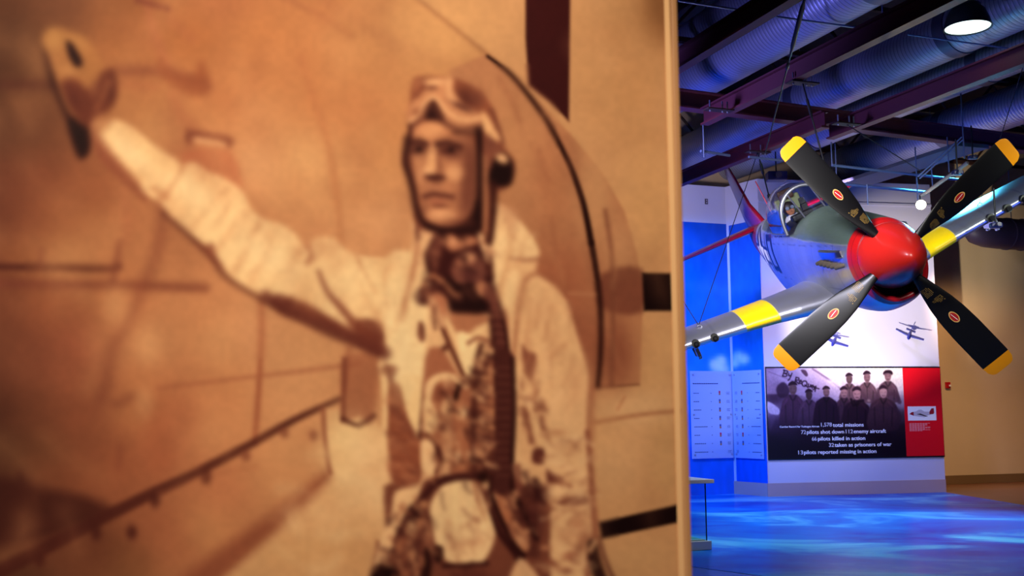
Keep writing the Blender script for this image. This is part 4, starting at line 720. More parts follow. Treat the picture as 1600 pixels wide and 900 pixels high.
for sx in (1.02, 2.05, 2.72, 3.6, 4.6, 5.3, 6.2, 7.0): lay(seam(s2-sx)*.55, (70, 74, 84), .8)
for zz in (.28, -.3): lay(seam(z2-zz, .006)*(s2 > 1)*.4, (80, 84, 94), .8)
pn_ = np.sin(s2*9.1+np.floor(z2*3.2)*2.3)*.5+.5; lay((np.floor(pn_*2) > 0)*.10, (150, 156, 170), 1)
lay(edge(z2-(.30+.035*(s2-1)))*(s2 < 5.9)*(s2 > .44), OLIVE, .0)
dk = edge(s2-3.2)*edge(5.2-s2)*edge(.36-np.abs(y2))*(z2 > .1); lay(dk, (20, 22, 22), 0)
lay(edge(.46-s2-np.clip(-z2-.1, 0, 1)*.35), RED, .0)
lay(seam(s2-.33, .005)*.7*(z2 > -.4), (110, 8, 12), 0)
lay(edge(s2-7.15+.25*(z2)), CRIM, 0)
def inpoly(P, X, Y):
    r = np.zeros(X.shape, bool); n = len(P)
    for i in range(n):
        x1, y1 = P[i]; x2, y2_ = P[(i+1) % n]
        if y1 != y2_: r ^= ((y1 > Y) != (y2_ > Y)) & (X < (x2-x1)*(Y-y1)/(y2_-y1)+x1)
    return r
SS, SZ = 6.3, .05
def side_marks():
    side = np.abs(y2) > .08
    R_ = .42; d = np.hypot(s2-SS, (z2-SZ)*1.0)
    lay((d < R_+.05)*side, NAVY, .1)
    for k in (-1, 1):
        lay(((np.abs(s2-SS-k*.62) < .30) & (np.abs(z2-SZ) < .16))*side, NAVY, .1); lay(((np.abs(s2-SS-k*.62) < .25) & (np.abs(z2-SZ) < .10))*side, WHT, 0)
    star = [(SS+R_*(1 if i % 2 == 0 else .4)*math.sin(i*math.pi/5), SZ+R_*(1 if i % 2 == 0 else .4)*math.cos(i*math.pi/5)) for i in range(10)]
    lay((d < R_)*side, NAVY, .1); lay(inpoly(star, s2, z2)*side, WHT, 0)
    # big code figures behind the cockpit
    q = lambda a, b, c_, e: ((s2 > a) & (s2 < b) & (z2 > c_) & (z2 < e))*(y2 > .05)
    lay(q(L1, L1+.07, -.22, .42), NAVY, .1)
    lay(q(L0, L0+W0_, -.22, .42), NAVY, .1); lay(q(L0+.15, L0+W0_-.15, -.11, .31), ALU, .72)
L0, W0_, L1 = 4.78, .58, 5.5
side_marks()
lay((np.sin(s2*62+np.sin(s2*23)*1.5) > -.2)*(s2 > 4.0)*(s2 < 5.0)*(np.abs(z2-.40) < .022)*(y2 > 0), (110, 30, 60), .2)
set_paint(me, lin(col.reshape(-1, 3)/255), bare.ravel())
# nose intake under the spinner
mb = MB()
def ell(s_, ry, rz, zc_, n=40): return [Vector((s_, ry*math.cos(a), zc_+rz*math.sin(a))) for a in (2*math.pi*k/n for k in range(n))]
ring_o = [Vector((.19, *section(.19, 2*math.pi*k/64))) for k in range(64)]
ring_i = [Vector((.19, .36*math.cos(2*math.pi*k/64), .36*math.sin(2*math.pi*k/64))) for k in range(64)]
def lowhalf(zc_): return None
lowq = lambda p, a, b: (lambda k: Vector((p.x+b, p.y*(a*k+.90*(1-k)), p.z*(a*k+.90*(1-k)))))(min(1, max(0, (-p.z-.2)/.15)))
face = MB(); face.loft([ring_o, [lowq(p, .96, -.015) for p in ring_o], [lowq(p, .90, .0) for p in ring_o], [lowq(p, .84, .10) for p in ring_o]], caps=False)
face.build('cowl_lip', mat('red_gloss_paint', (150, 14, 24), .3, coat=.2), plane, 60)
dark = MB(); dark.loft([[Vector((.22, p.y*.92, p.z*.92)) for p in ring_o], [Vector((.24, p.y*.3, p.z*.3)) for p in ring_o]], caps=True); dark.build('intake_duct', mat('intake_black', (6, 6, 8), .8), plane)
# spinner with four slots hidden under the blade roots
prof = [(.02, -.605), (.05, -.59), (.09, -.56), (.14, -.50), (.19, -.42), (.24, -.32), (.285, -.21), (.325, -.09), (.36, .04), (.386, .14), (.386, .17), (.35, .18), (.02, .18)]
mb = MB(); mb.lathe([(.0005, -.606)]+prof, 'x', 72); sp = mb.build('spinner', mat('spinner_red_paint', (208, 36, 28), .34, coat=.15), plane, 30)
sm_ = MB(); sm_.lathe([(.3868, .118), (.3885, .121), (.3868, .124)], 'x', 72); 
# propeller blades
blk, ylw = mat('black_blade_paint', (13, 12, 13), .38, noise=.08), mat('orange_yellow_tip_paint', (252, 160, 0), .4)
def blade_geo(r):
    r = r/1.06
    k = [(.22, .10, .10, 60), (.32, .12, .09, 56), (.42, .165, .07, 50), (.55, .225, .05, 44), (.70, .29, .036, 38), (.88, .335, .028, 32), (1.1, .355, .022, 27), (1.35, .355, .017, 22), (1.55, .355, .013, 19), (1.64, .335, .011, 18), (1.685, .27, .009, 18), (1.70, .19, .006, 18)]
    A = np.array(k); return [np.interp(r, A[:, 0], A[:, i]) for i in (1, 2, 3)]
def blade_pt(r, u, side):      # u -1..1 across the chord
    ch, th, pt_ = blade_geo(r); pt_ = math.radians(pt_*.62); t = th*(math.sqrt(max(0, 1-u*u)))*.5 if r < .35 else th*.5*max(0, (1-u*u))**.6
    a = u*ch/2; n = side*t
    # chord mostly in the disc plane, tipped by the pitch; blade runs along +z
    return Vector((-a*math.sin(pt_)*1.0+n*math.cos(pt_)*1.0, a*math.cos(pt_)+n*math.sin(pt_), r))
def blade_mesh(r0, r1, n, tipcut):
    rings = []
    for i in range(n+1):
        r = r0+(r1-r0)*i/n; R = []
        for k in range(24):
            a = 2*math.pi*k/24; u = math.cos(a); R.append(blade_pt(r, u, 1 if math.sin(a) >= 0 else -1) if abs(math.sin(a)) > .01 else blade_pt(r, u, 0))
        rings.append(R)
    mb = MB(); mb.loft(rings); return mb
RT = 1.66
for k, a in enumerate((0, 1, 2, 3)):
    ang = math.radians(BL_A0+90*a) if 'BL_A0' in globals() else math.radians(-20+90*a)
    M = Matrix.Rotation(ang, 4, 'X')
    bo = blade_mesh(.20, RT, 44, 0).build('propeller_blade', blk, plane, 50); bo.matrix_basis = M
    tip = MB(); rings = []
    for i in range(13):
        r = RT+(1.80-RT)*math.sin(math.pi/2*i/12); rr = [blade_pt(r, math.cos(2*math.pi*j/24), 1 if math.sin(2*math.pi*j/24) > .01 else (-1 if math.sin(2*math.pi*j/24) < -.01 else 0)) for j in range(24)]
        for v_ in rr: v_ += Vector((0, 0, 0))
        rings.append(rr)
    tip.loft(rings); t_ = tip.build('blade_tip', ylw, bo, 50); t_['label'] = 'orange-yellow blade tip'
    # emblem and stencils lie on the front face
    def facept(r, u, h=.0035):
        p = blade_pt(r, u, -1); ch, th, pt_ = blade_geo(r); pt_ = math.radians(pt_*.62); return p+Vector((-math.cos(pt_), -math.sin(pt_), 0))*h
    def patch(name, pts, material, h, par):
        mb = MB(); q = [facept(r, u, h) for r, u in pts]; c = sum(q, Vector())/len(q); mb.add(q+[c], [(i, (i+1) % len(q), len(q)) for i in range(len(q))]); o = mb.build(name, material, par); return o
    for rad, c, h, nm in ((1.0, 'gold_print', .003, 'emblem'), (.80, 'blade_red_print', .0045, None)):
        pts = [(.97+.078*rad*math.cos(2*math.pi*j/28), (.046*rad*math.sin(2*math.pi*j/28))/.17) for j in range(28)]
        patch('emblem', pts, mat(c, (222, 176, 96) if rad == 1 else (176, 20, 26), .5), h, bo)
    patch('emblem', [(.915, -.03), (.925, -.06), (1.025, .03), (1.015, .06)], mat('white_print', (240, 236, 232), .4), .006, bo)
    random.seed(5); mb = MB()
    for blk_r, blk_u, rows, cols in ((.66, .36, 5, 5), (.66, -.08, 4, 3), (.50, .1, 6, 7)):
        for i in range(rows):
            for j in range(cols):
                r = blk_r+j*.017; u = blk_u-i*.018/(blade_geo(r)[0]/2)+.15
                if random.random() < .12: continue
                wv_ = .008+.006*random.random(); q = [facept(r, u), facept(r+wv_, u), facept(r+wv_, u-.011/(blade_geo(r)[0]/2)), facept(r, u-.011/(blade_geo(r)[0]/2))]; mb.add(q, [(0, 1, 2, 3)])
    st = mb.build('stencil_marking', mat('stencil_gold', (130, 104, 48), .5), bo); st['kind'] = 'stuff'
# ---- wings
def airfoil(n=26, t=.14):
    U = []
    for i in range(n+1):
        x = .5*(1-math.cos(math.pi*i/n)); y = 5*t*(.2969*math.sqrt(x)-.126*x-.3516*x*x+.2843*x**3-.1036*x**4); cm = .02*(1-(2*x-.8)**2) if x < .9 else .02*.0; cm = .018*4*x*(1-x)
        U.append((x, y+cm, -y*.85+cm))
    return [(x, u) for x, u, l in U][::-1]+[(x, l) for x, u, l in U][1:-1]
def wing_geo(y):
    A = np.array([(.30, 1.85, 3.15, -.53, .155), (.55, 2.0, 2.95, -.545, .155), (.85, 2.22, 2.68, -.525, .15), (1.15, 2.38, 2.46, -.50, .145), (1.5, 2.48, 2.3, -.47, .14), (5.2, 3.02, 1.38, -.145, .115), (5.5, 3.1, 1.2, -.12, .10), (5.64, 3.25, .9, -.105, .07)])
    return [float(np.interp(y, A[:, 0], A[:, i])) for i in (1, 2, 3, 4)]
Y1, Y2 = 1.13, 1.62
for sgn in (1, -1):
    ysl = np.unique(np.concatenate([np.linspace(.3, 1.7, 90), np.linspace(1.7, 3.0, 60), np.linspace(3.0, 5.2, 24), np.linspace(5.2, 5.64, 10)]))
    rings = []
    for y in ysl:
        le, ch, z, t = wing_geo(y); R = []
        for x, h in airfoil(26, t):
            inc = math.radians(1.5); R.append((le+x*ch, sgn*y, z+h*ch-(x-.25)*ch*math.sin(inc)))
        rings.append(R)
    mb = MB(); mb.loft(rings); o = mb.build('wing', paint_metal, plane, 50); o['label'] = 'lower wing on the left in view' if sgn > 0 else 'raised wing on the right in view'
    vv = np.array([v.co[:] for v in o.data.vertices]); c_ = np.zeros((len(vv), 3)); c_[:] = ALU; b_ = np.full(len(vv), .84); ya = np.abs(vv[:, 1])
    Y1, Y2 = (1.13, 1.6) if sgn > 0 else (1.05, 1.5)
    m_ = (np.clip(.5+(ya-Y1)/.012, 0, 1)*np.clip(.5+(Y2-ya)/.012, 0, 1))[:, None]; c_ = c_+(np.array(YEL)-c_)*m_; b_ = b_*(1-m_[:, 0])
    for sx in (2.02, 2.62, 3.4): m_ = (np.clip(1-np.abs(ya-sx)/.015, 0, 1)*.35)[:, None]; c_ = c_+(np.array((90, 96, 110))-c_)*m_
    set_paint(o.data, lin(c_/255), b_)
    # gun ports and barrels on the leading edge
    for g, yg in enumerate((2.05, 2.32, 2.59)):
        le, ch, z, t = wing_geo(yg); p = Vector((le, sgn*yg, z+.012))
        mb = MB(); mb.tube([p+Vector((-.05, 0, .0)), p+Vector((.05, 0, .0)), p+Vector((.22, 0, .035)), p+Vector((.40, 0, .085))], [.058, .060, .052, .012], 20); gb = mb.build('gun_fairing', mat('oily_gunmetal', (84, 84, 74), .42, metal=.7, noise=.2), plane, 50)
        mb = MB(); mb.lathe([(.02, 0), (.036, 0), (.036, .09), (.02, .09)], 'x', 20); bb = mb.build('gun_barrel', mat('dark_gunmetal', (34, 34, 36), .35, metal=.8), gb, 40); bb.location = p+Vector((-.10, 0, 0))
        mb = MB(); mb.lathe([(.001, 0), (.022, 0), (.022, .004), (.001, .004)], 'x', 16); h_ = mb.build('muzzle_hole', mat('intake_black', (6, 6, 8), .8), gb); h_.location = p+Vector((-.104, 0, 0))
    yb = 2.3; le, ch, z, t = wing_geo(yb)
    mb = MB(); mb.box((le+.75, sgn*yb, z-.20), (.5, .05, .14)); mb.box((le+.58, sgn*yb, z-.29), (.08, .05, .03)); mb.box((le+.92, sgn*yb, z-.29), (.08, .05, .03)); mb.build('bomb_rack', silver, plane, bevel=.01)
    if sgn > 0:
        mb = MB(); mb.tube([(le+.35, sgn*2.36, z-.02), (le+.3, sgn*2.36, z-.20)], [.022, .012], 8); mb.build('underwing_fitting', silver, plane, 40)
# ---- tail surfaces
crim = mat('crimson_gloss_paint', (170, 16, 46), .3, coat=.3)
def slabwing(secs, name, material, n=14):
    rings = []
    for (le, ch, off, t, y, z, vert) in secs:
        R = []
        for x, h in airfoil(n, t): hh = h*ch-.018*4*x*(1-x)*ch; R.append((le+x*ch, hh, z) if vert else (le+x*ch, y, z+hh))
        rings.append(R)
    mb = MB(); mb.loft(rings); return mb.build(name, material, plane, 50)
for sgn in (1, -1): slabwing([(7.75, 1.25, 0, .10, sgn*.08, .38, 0), (7.85, 1.12, 0, .10, sgn*.6, .38, 0), (8.1, .78, 0, .09, sgn*1.85, .38, 0), (8.2, .55, 0, .08, sgn*2.0, .38, 0)], 'tailplane', crim)
slabwing([(6.9, 2.3, 0, .06, 0, .40, 1), (7.35, 1.85, 0, .08, 0, .62, 1), (7.85, 1.33, 0, .09, 0, .85, 1), (8.15, .98, 0, .09, 0, 1.35, 1), (8.38, .68, 0, .08, 0, 1.68, 1), (8.5, .45, 0, .06, 0, 1.76, 1)], 'tail_fin', crim)
# ---- exhaust stubs and their fairing (both sides)
exm = mat('scorched_exhaust_metal', (120, 108, 92), .45, metal=.5, noise=.25, nscale=20)
for sgn in (1, -1):
    for i in range(6):
        s_ = .66+i*.165; w_ = section(s_, math.asin(.1))[0]; mb = MB(); mb.tube([(s_-.06, sgn*(w_-.05), .05), (s_+.0, sgn*(w_+.025), .055+.008*i), (s_+.10, sgn*(w_+.065), .045+.008*i)], [.025, .029, .026], 12); mb.build('exhaust_stub', exm, plane, 50)
    mb = MB(); R = []
    for i in range(13):
        s_ = .60+1.0*i/12; w_ = section(s_, .25)[0]; k_ = math.sin(math.pi*i/12)**.4; R.append([Vector((s_, sgn*(w_-.02), .24+.03*0)), Vector((s_, sgn*(w_+.035*k_), .23)), Vector((s_, sgn*(w_+.045*k_), .16)), Vector((s_, sgn*(w_-.02), .13))])
    mb.loft(R); mb.build('exhaust_fairing', silver, plane, 40)
# ---- cockpit: sill, windscreen, bubble canopy, seat and pilot
deck_z = .60
frm = mat('canopy_frame_metal', (170, 172, 178), .35, metal=.9)
gl = glass_mat('cockpit_glass', (.93, .95, .97), .88, .03)
def bow(s_, w_, zt, z0=.42, n=28, lean=0.): return [Vector((s_+lean*(1-math.sin(math.pi*k/n)**.7), w_*math.cos(math.pi*k/n), z0+(zt-z0)*math.sin(math.pi*k/n)**.75)) for k in range(n+1)]
prof_c = [(3.46, .40, 1.03), (3.68, .415, 1.08), (4.05, .42, 1.12), (4.45, .41, 1.09), (4.85, .36, 1.0), (5.25, .27, .86), (5.6, .15, .74), (5.75, .05, .69)]
mb = MB(); mb.loft([bow(a, b_, c_) for a, b_, c_ in prof_c], caps=False, closed=False); mb.build('canopy', gl, plane, 60)
ws = MB(); q = bow(3.44, .40, 1.02); fb = [Vector((2.86+.58*(abs(k-14)/14)**1.6, .39*math.cos(math.pi*k/28)*.97, .60-.16*(abs(k-14)/14)**2)) for k in range(29)]
ws.loft([q, [a.lerp(b_, .5) for a, b_ in zip(q, fb)], fb], caps=False, closed=False); ws.build('windscreen', gl, plane, 60)
mb = MB(); mb.tube(q, .026, 8); mb.tube([p_+Vector((.045, 0, .012)) for p_ in q], .02, 8); mb.build('windscreen_bow', frm, plane, 60)
for yk in (10, 18): MB().tube([q[yk], fb[yk]], .013, 8).build('windscreen_strut', frm, plane, 60)
MB().tube([Vector((a, b_, .43)) for a, b_, c_ in prof_c[:6]], .016, 8).build('canopy_rail', frm, plane, 60)
MB().tube([Vector((a, -b_, .43)) for a, b_, c_ in prof_c[:6]], .016, 8).build('canopy_rail', frm, plane, 60)
seat = MB().box((4.5, 0, .62), (.09, .40, .55)).build('seat_back', mat('green_armour_paint', (120, 126, 84), .5), plane, bevel=.03); MB().box((4.45, 0, .93), (.08, .24, .16)).build('headrest', mat('dark_brown_leather', (70, 40, 26), .5), seat, bevel=.03)
MB().box((3.45, 0, .60), (.22, .50, .10)).build('instrument_coaming', mat('black_crackle', (16, 16, 18), .6), plane, bevel=.03)
mb = MB(); mb.box((3.5, 0, .70), (.10, .09, .10)); mb.box((3.47, 0, .80), (.02, .10, .10)); mb.build('gunsight', mat('black_crackle', (16, 16, 18), .6), plane, bevel=.01)
# pilot: continuous bust with helmet, goggles and scarf, hidden below the sill from the chest down
pil = MB(); secs = [(.45, .17, .27), (.52, .16, .27), (.60, .14, .25), (.665, .11, .19), (.70, .075, .10), (.735, .062, .065), (.77, .085, .07), (.81, .105, .082), (.86, .112, .088), (.91, .105, .085), (.95, .075, .066), (.968, .03, .03)]
pil.loft([[Vector((3.99+a*math.cos(t)-(.02 if z > .76 else 0), b_*math.sin(t), z)) for t in (2*math.pi*k/24 for k in range(24))] for z, a, b_ in secs])
pilot = pil.build('pilot_body', mat('blue_flying_jacket', (40, 66, 130), .7), None, 60)
pilot.name = 'pilot_figure'; tag(pilot, 'pilot figure with dark helmet and white scarf sitting in the cockpit', 'person'); pilot.matrix_basis = AM @ Matrix.Translation((.05, .12, -.13))
hd = MB(); hd.loft([[Vector((3.97+a*math.cos(t), b_*math.sin(t), z)) for t in (2*math.pi*k/24 for k in range(24))] for z, a, b_ in ((.765, .05, .05), (.79, .10, .08), (.83, .121, .095), (.87, .125, .099), (.92, .115, .094), (.958, .08, .07), (.975, .02, .02))]); hd.build('helmet', mat('dark_helmet_leather', (34, 24, 22), .5), pilot, 60)
fc_ = MB(); fc_.loft([[Vector((3.885-a*math.cos(t)*.5, b_*math.sin(t), z)) for t in (2*math.pi*k/20 for k in range(20))] for z, a, b_ in ((.765, .03, .03), (.785, .06, .05), (.82, .08, .065), (.85, .08, .066), (.87, .06, .06))]); nz = fc_.add(*[[Vector((3.835, 0, .855)), Vector((3.812, 0, .822)), Vector((3.84, .016, .82)), Vector((3.84, -.016, .82))], [(0, 1, 2), (0, 3, 1), (1, 3, 2), (0, 2, 3)]]); fc_.build('face', mat('face_skin', (176, 112, 80), .5), pilot, 60)
gg = MB()
for k in (-1, 1): gg.lathe([(.001, 0), (.024, 0), (.03, .02), (.001, .03)], 'x', 16, Matrix.Translation((3.832, k*.038, .878)))
gg.build('goggles', mat('pale_goggle_lens', (120, 130, 150), .1), pilot, 40)
sc = MB(); sc.loft([[Vector((3.965+a*math.cos(t), b_*math.sin(t)*1.0, z+.012*math.sin(3*t))) for t in (2*math.pi*k/24 for k in range(24))] for z, a, b_ in ((.67, .12, .12), (.70, .135, .125), (.73, .12, .11), (.76, .08, .08))]); sc.build('scarf', mat('white_silk', (238, 236, 240), .6), pilot, 60)
MB().tube([(6.1, 0, .60), (6.35, .0, 1.25)], [.012, .010], 8).build('aerial_mast', crim, plane, 40)
# lifting rings
for p in ((1.7, 0, .60), (5.95, 0, .62), (3.0, 2.15, -.30), (3.0, -2.15, -.30)):
    R = [Vector((p[0], p[1]+.035*math.cos(t), p[2]+.05+.035*math.sin(t))) for t in (2*math.pi*k/14 for k in range(15))]; MB().tube(R, .008, 6, False).build('lifting_ring', frm, plane, 60)
def AP(*p): return AM @ Vector(p)
# ================================================================= steelwork, ducts and services overhead
steel = mat('oxide_red_steel', (112, 42, 50), .6, noise=.12, nscale=3); steel_d = mat('dark_oxide_steel', (60, 30, 24), .7, noise=.15, nscale=3)
bolt_m = mat('zinc_bolt', (190, 190, 205), .35, metal=.8); galv = mat('galvanised_rod', (150, 155, 180), .4, metal=.6); blkm = mat('black_rigging', (14, 13, 15), .5)
def ibeam(P, d, L, h, w_, name, material, label, grp='steel beams under the roof'):
    side = d.cross(Vector((0, 0, 1))).normalized(); r = empty(name, P, label, 'steel beam', grp)
    def bx(a0, a1, s0, s1, z0, z1):
        mb = MB(); q = [[P+d*a+side*s+Vector((0, 0, z)) for s, z in ((s0, z0), (s1, z0), (s1, z1), (s0, z1))] for a in (a0, a1)]; mb.hexa(q[0], q[1]); return mb
    child(bx(0, L, -w_/2, w_/2, 0, .025), 'bottom_flange', material, r); child(bx(0, L, -.012, .012, .02, h-.02), 'web', material, r); child(bx(0, L, -w_/2, w_/2, h-.025, h), 'top_flange', material, r); return r
ZB = 6.0
def aline(x, y, z): return at_z(x, y, z)
B2 = at_z(1101, 196, ZB); ibeam(B2, -AX, 16, .26, .14, 'steel_beam', steel, 'dark red steel beam crossing the middle of the ceiling above the propeller')
B1 = at_z(1064, 109, ZB)+AX*6; ibeam(B1, -AX, 18, .26, .14, 'steel_beam', steel, 'dark red steel beam beside the uppermost left duct')
B3 = at_z(1297, 218, ZB); ibeam(B3, -AX, 15, .26, .14, 'steel_beam', steel, 'dark red steel beam with its end right above the upper left blade tip')
B4 = at_z(1290, 199, ZB); ibeam(B4, AX, 14, .26, .14, 'steel_beam', steel, 'dark red steel beam running down to the left above the tail fin')
GZ = 6.36; g0 = at_z(1064, 170, GZ); g1 = at_z(1546, 231, GZ); gd = (g1-g0).normalized()
ibeam(g0-gd*5, gd, (g1-g0).length+14, .29, .2, 'steel_girder', steel, 'long dark red girder crossing beneath the ducts from left to right')
def duct(x, y, z, r, t0, t1, label, bands=(), col=(176, 178, 200)):
    P = at_z(x, y, z); a = P+AX*t0; L = t1-t0; M = frame(a, AX, AX.cross(Vector((0, 0, 1))), (0, 0, 1)); M = frame(a, AX, Vector((0, 0, 1)).cross(AX), (0, 0, 1)); R = empty('spiral_duct', a, label, 'air duct', 'spiral ducts under the roof'); R.matrix_basis = M
    mb = MB(); mb.lathe([(r*.96, 0), (r, .0), (r, L), (r*.96, L)], 'x', 40); o = mb.build('duct_tube', duct_m, R, 50)
    for b in bands:
        q = at_z(b, y+(b-x)*-.40, z) if False else None
    for k, tb in enumerate(bands):
        mb = MB(); mb.lathe([(r+.001, tb-t0), (r+.016, tb-t0), (r+.016, tb-t0+.22), (r+.001, tb-t0+.22)], 'x', 40); mb.build('duct_collar', mat('duct_collar', (96, 96, 116), .4, metal=.5), R, 50)
    for tb in np.arange(1.2, L, 3.2):
        mb = MB(); mb.tube([(tb, 0, r), (tb, 0, 9-z)], .006, 6); mb.build('hanger_rod', galv, R)
    return R
duct_m = duct_mat('spiral_duct_metal', (170, 172, 190))
DZ = 7.35
duct(1200, 52, DZ, .42, -9, 11, 'broad spiral duct at the upper left of the ceiling', (-2.6, 2.8))
duct(1120, 36, 8.1, .30, -9, 12, 'small shaded spiral duct high in the corner beside the mural panel', (1.0,))
duct(1353, 112, DZ, .38, -9, 12, 'spiral duct running behind the high bay lamp to the girder', (-2.2, 1.6, 6.2))
duct(1440, 140, DZ-.05, .33, -9, 12, 'second spiral duct just below the one behind the lamp', (-1.6, 3.0))
duct(1560, 174, DZ, .38, -9, 12, 'lowest spiral duct passing behind the upper right blade', (1.2, 5.0))
# open web joists above
def joist(P, d, L, z0, z1, label, panel_=.95):
    r = empty('roof_joist', P, label, 'roof joist', 'open web joists under the roof deck'); a = Vector((P.x, P.y, z0)); b = Vector((P.x, P.y, z1)); side = d.cross(Vector((0, 0, 1)))
    for z, nm in ((z0, 'bottom_chord'), (z1, 'top_chord')):
        q = [[Vector((P.x, P.y, z))+d*t+side*s+Vector((0, 0, h)) for s, h in ((-.05, 0), (.05, 0), (.05, .08), (-.05, .08))] for t in (0, L)]; mb = MB(); mb.hexa(q[0], q[1]); child(mb, nm, steel_d, r)
    mb = MB(); t = 0; k = 0
    while t < L-panel_: mb.tube([(a if k % 2 else b)+d*t, (b if k % 2 else a)+d*(t+panel_)], .03, 6); t += panel_; k += 1
    child(mb, 'web_bars', steel_d, r)
for k, yy in enumerate((10.5, 13.5, 16.5, 19.5, 22.5)): joist(Vector((-2, yy-1.2, 0)), BX, 19, 7.75, 8.75, ('nearest', 'second', 'third', 'fourth', 'farthest')[k]+' open web roof joist counted from the camera')
for k, xx in enumerate((1.2, 4.4, 7.6)):
    P = Vector((xx, 12, 0)); r = ibeam(Vector((xx+2, 8, 8.55)), AX, 14, .4, .2, 'steel_purlin', steel_d, ('left', 'middle', 'right')[k]+'most dark purlin high under the roof deck', 'purlins under the roof deck')
# beam clamps with bolts, and the rigging that carries the aircraft
def clamp(x, y, label):
    c = at_z(x, y, ZB-.02); r = empty('beam_clamp', c, label, 'beam clamp', 'beam clamps of the rigging')
    M = frame(c, AX, Vector((0, 0, 1)).cross(AX), (0, 0, 1)); r.matrix_basis = M
    MB().box((0, 0, 0), (.16, .42, .02)).build('plate', steel_d, r, bevel=.004)
    for sy in (-.14, -.06, .14): MB().tube([(0, sy, -.03), (0, sy, .13)], .011, 8).build('bolt', bolt_m, r, 40); 
    return c
c1 = clamp(1254, 130, 'beam clamp on the middle beam above the propeller'); c2 = clamp(1184, 238, 'beam clamp above the cockpit canopy'); c3 = clamp(1322, 194, 'beam clamp at the end of the beam above the upper left blade'); c4 = clamp(1123, 172, 'beam clamp at the left end of the middle beam')
def cable(a, b, r, label, buckle=None, name='suspension_cable', m_=None):
    a, b = Vector(a), Vector(b); R = empty(name, b, label, 'cable', 'cables that carry the aircraft'); mb = MB(); mb.tube([a, b], r, 8); child(mb, 'wire_rope', m_ or blkm, R, 50)
    if buckle:
        for f0, f1, rr in buckle: mb = MB(); p, q = a.lerp(b, f0), a.lerp(b, f1); mb.tube([p, p.lerp(q, .12), p.lerp(q, .2), p.lerp(q, .8), p.lerp(q, .88), q], [rr*.5, rr*.6, rr, rr, rr*.6, rr*.5], 10); child(mb, 'turnbuckle', blkm, R, 40)
cable(c1, AP(1.7, 0, .66), .012, 'black cable from the middle beam down to the aircraft nose', ((.1, .3, .02),))
cable(c2, AP(5.95, 0, .70), .012, 'black cable dropping behind the cockpit canopy', ((.15, .4, .025), (.72, .8, .03)))
cable(c2, AP(3.0, 2.15, -.22), .006, 'thin cable slanting from the clamp above the canopy to the lower wing')
wt_ = at_z(1070, 300, 6.0); cable(Vector((c2.x-3.2, c2.y-2.0, ZB)), AP(3.0, 2.15, -.22), .006, 'thin cable rising to the left from the lower wing')
s0 = at_z(1259, -8, 5.98); s1 = AP(5.9, -.1, .7); s1 = at_z(1196, 238, 5.2); cable(s0, s1, .009, 'cable with black turnbuckles slanting from the top edge of the view', ((.0, .33, .026), (.36, .41, .02)))
cable(c3, at_z(1440, 268, 5.2), .007, 'thin cable from the right beam end slanting down behind the blades', ((.22, .3, .02),))
cable(at_z(1600, 100, 6.2), AP(3.0, -2.15, -.22), .006, 'thin cable to the raised wing on the right')
# conduits and threaded rods
cond = mat('conduit_paint', (84, 96, 140), .5)
def rod(x0, y0, x1, y1, z0, z1, r, name, label, m_=None, cat='conduit', grp='conduits below the beams'):
    a, b = at_z(x0, y0, z0), at_z(x1, y1, z1); o = MB().tube([a, b], r, 8).build(name, m_ or cond, None, 40); tag(o, label, cat, grp); return origin_to(o, a)
rod(1060, 1, 1182, 20, 6.9, 6.9, .016, 'conduit', 'pale conduit at the top beside the mural edge', galv)
rod(1212, 26, 1376, 48, 6.9, 6.9, .016, 'conduit', 'pale conduit passing above the middle beam', galv); rod(1418, 54, 1600, 79, 6.9, 6.9, .012, 'conduit', 'thin conduit just below the high bay lamp', galv)
rod(1095, 236, 1140, 243, 5.6, 5.6, .022, 'conduit', 'short blue-lit conduit left of the canopy clamp'); rod(1170, 245, 1222, 251, 5.6, 5.6, .02, 'conduit', 'blue-lit conduit just left of the upper left blade tip')
rod(1300, 258, 1500, 281, 5.6, 5.6, .022, 'conduit', 'blue-lit conduit between the two upper blades'); rod(1312, 287, 1446, 300, 5.5, 5.5, .026, 'conduit', 'lower blue-lit conduit ending beside the glowing spotlight')
def vrod(x, y0, y1, z, r, label):
    a = at_z(x, y1, z); n = Vector((0, 1, 0)); b = at_plane(x+(y0-y1)*(x-800)/15000, y0, a, n); b = Vector((a.x, a.y, b.z)); o = MB().tube([a, b], r, 8).build('hanging_rod', cond, None, 40); tag(o, label, 'hanging rod', 'thin hanging rods'); origin_to(o, a)
for x, y0, y1, z, lb in ((1100, 195, 246, 5.5, 'thin rod hanging from the left end of the middle beam'), (1507, 146, 247, 5.5, 'long blue-lit rod left of the upper right blade'), (1483, 214, 269, 5.4, 'blue-lit rod hanging under the girder left of the long rod'), (1457, 255, 291, 5.4, 'short blue-lit rod above the glowing spotlight'),
        (1300, 222, 258, 5.6, 'thin rod right of the upper left blade tip'), (1307, 224, 276, 5.55, 'thin rod beside the conduit joint'), (1356, 288, 320, 5.0, 'short rod under the lower conduit'), (1434, 230, 312, 5.2, 'rod that carries the glowing spotlight'), (1380, 0, 48, 6.9, 'thin rod down to the pale conduit end')): vrod(x, y0, y1, z, .012 if y1-y0 > 60 else .010, lb)
rod(1434, 276, 1503, 214, 5.4, 5.9, .012, 'strut_channel', 'slanting strut channel left of the upper right blade', None, 'strut', None); rod(1437, 279, 1506, 217, 5.4, 5.9, .012, 'strut_channel', 'thin parallel strut beside the slanting channel', None, 'strut', None)
rod(1440, 306, 1512, 254, 5.15, 5.5, .03, 'track_rail', 'slanting light track ending at the glowing spotlight', mat('track_paint', (150, 130, 120), .5), 'light track', None)
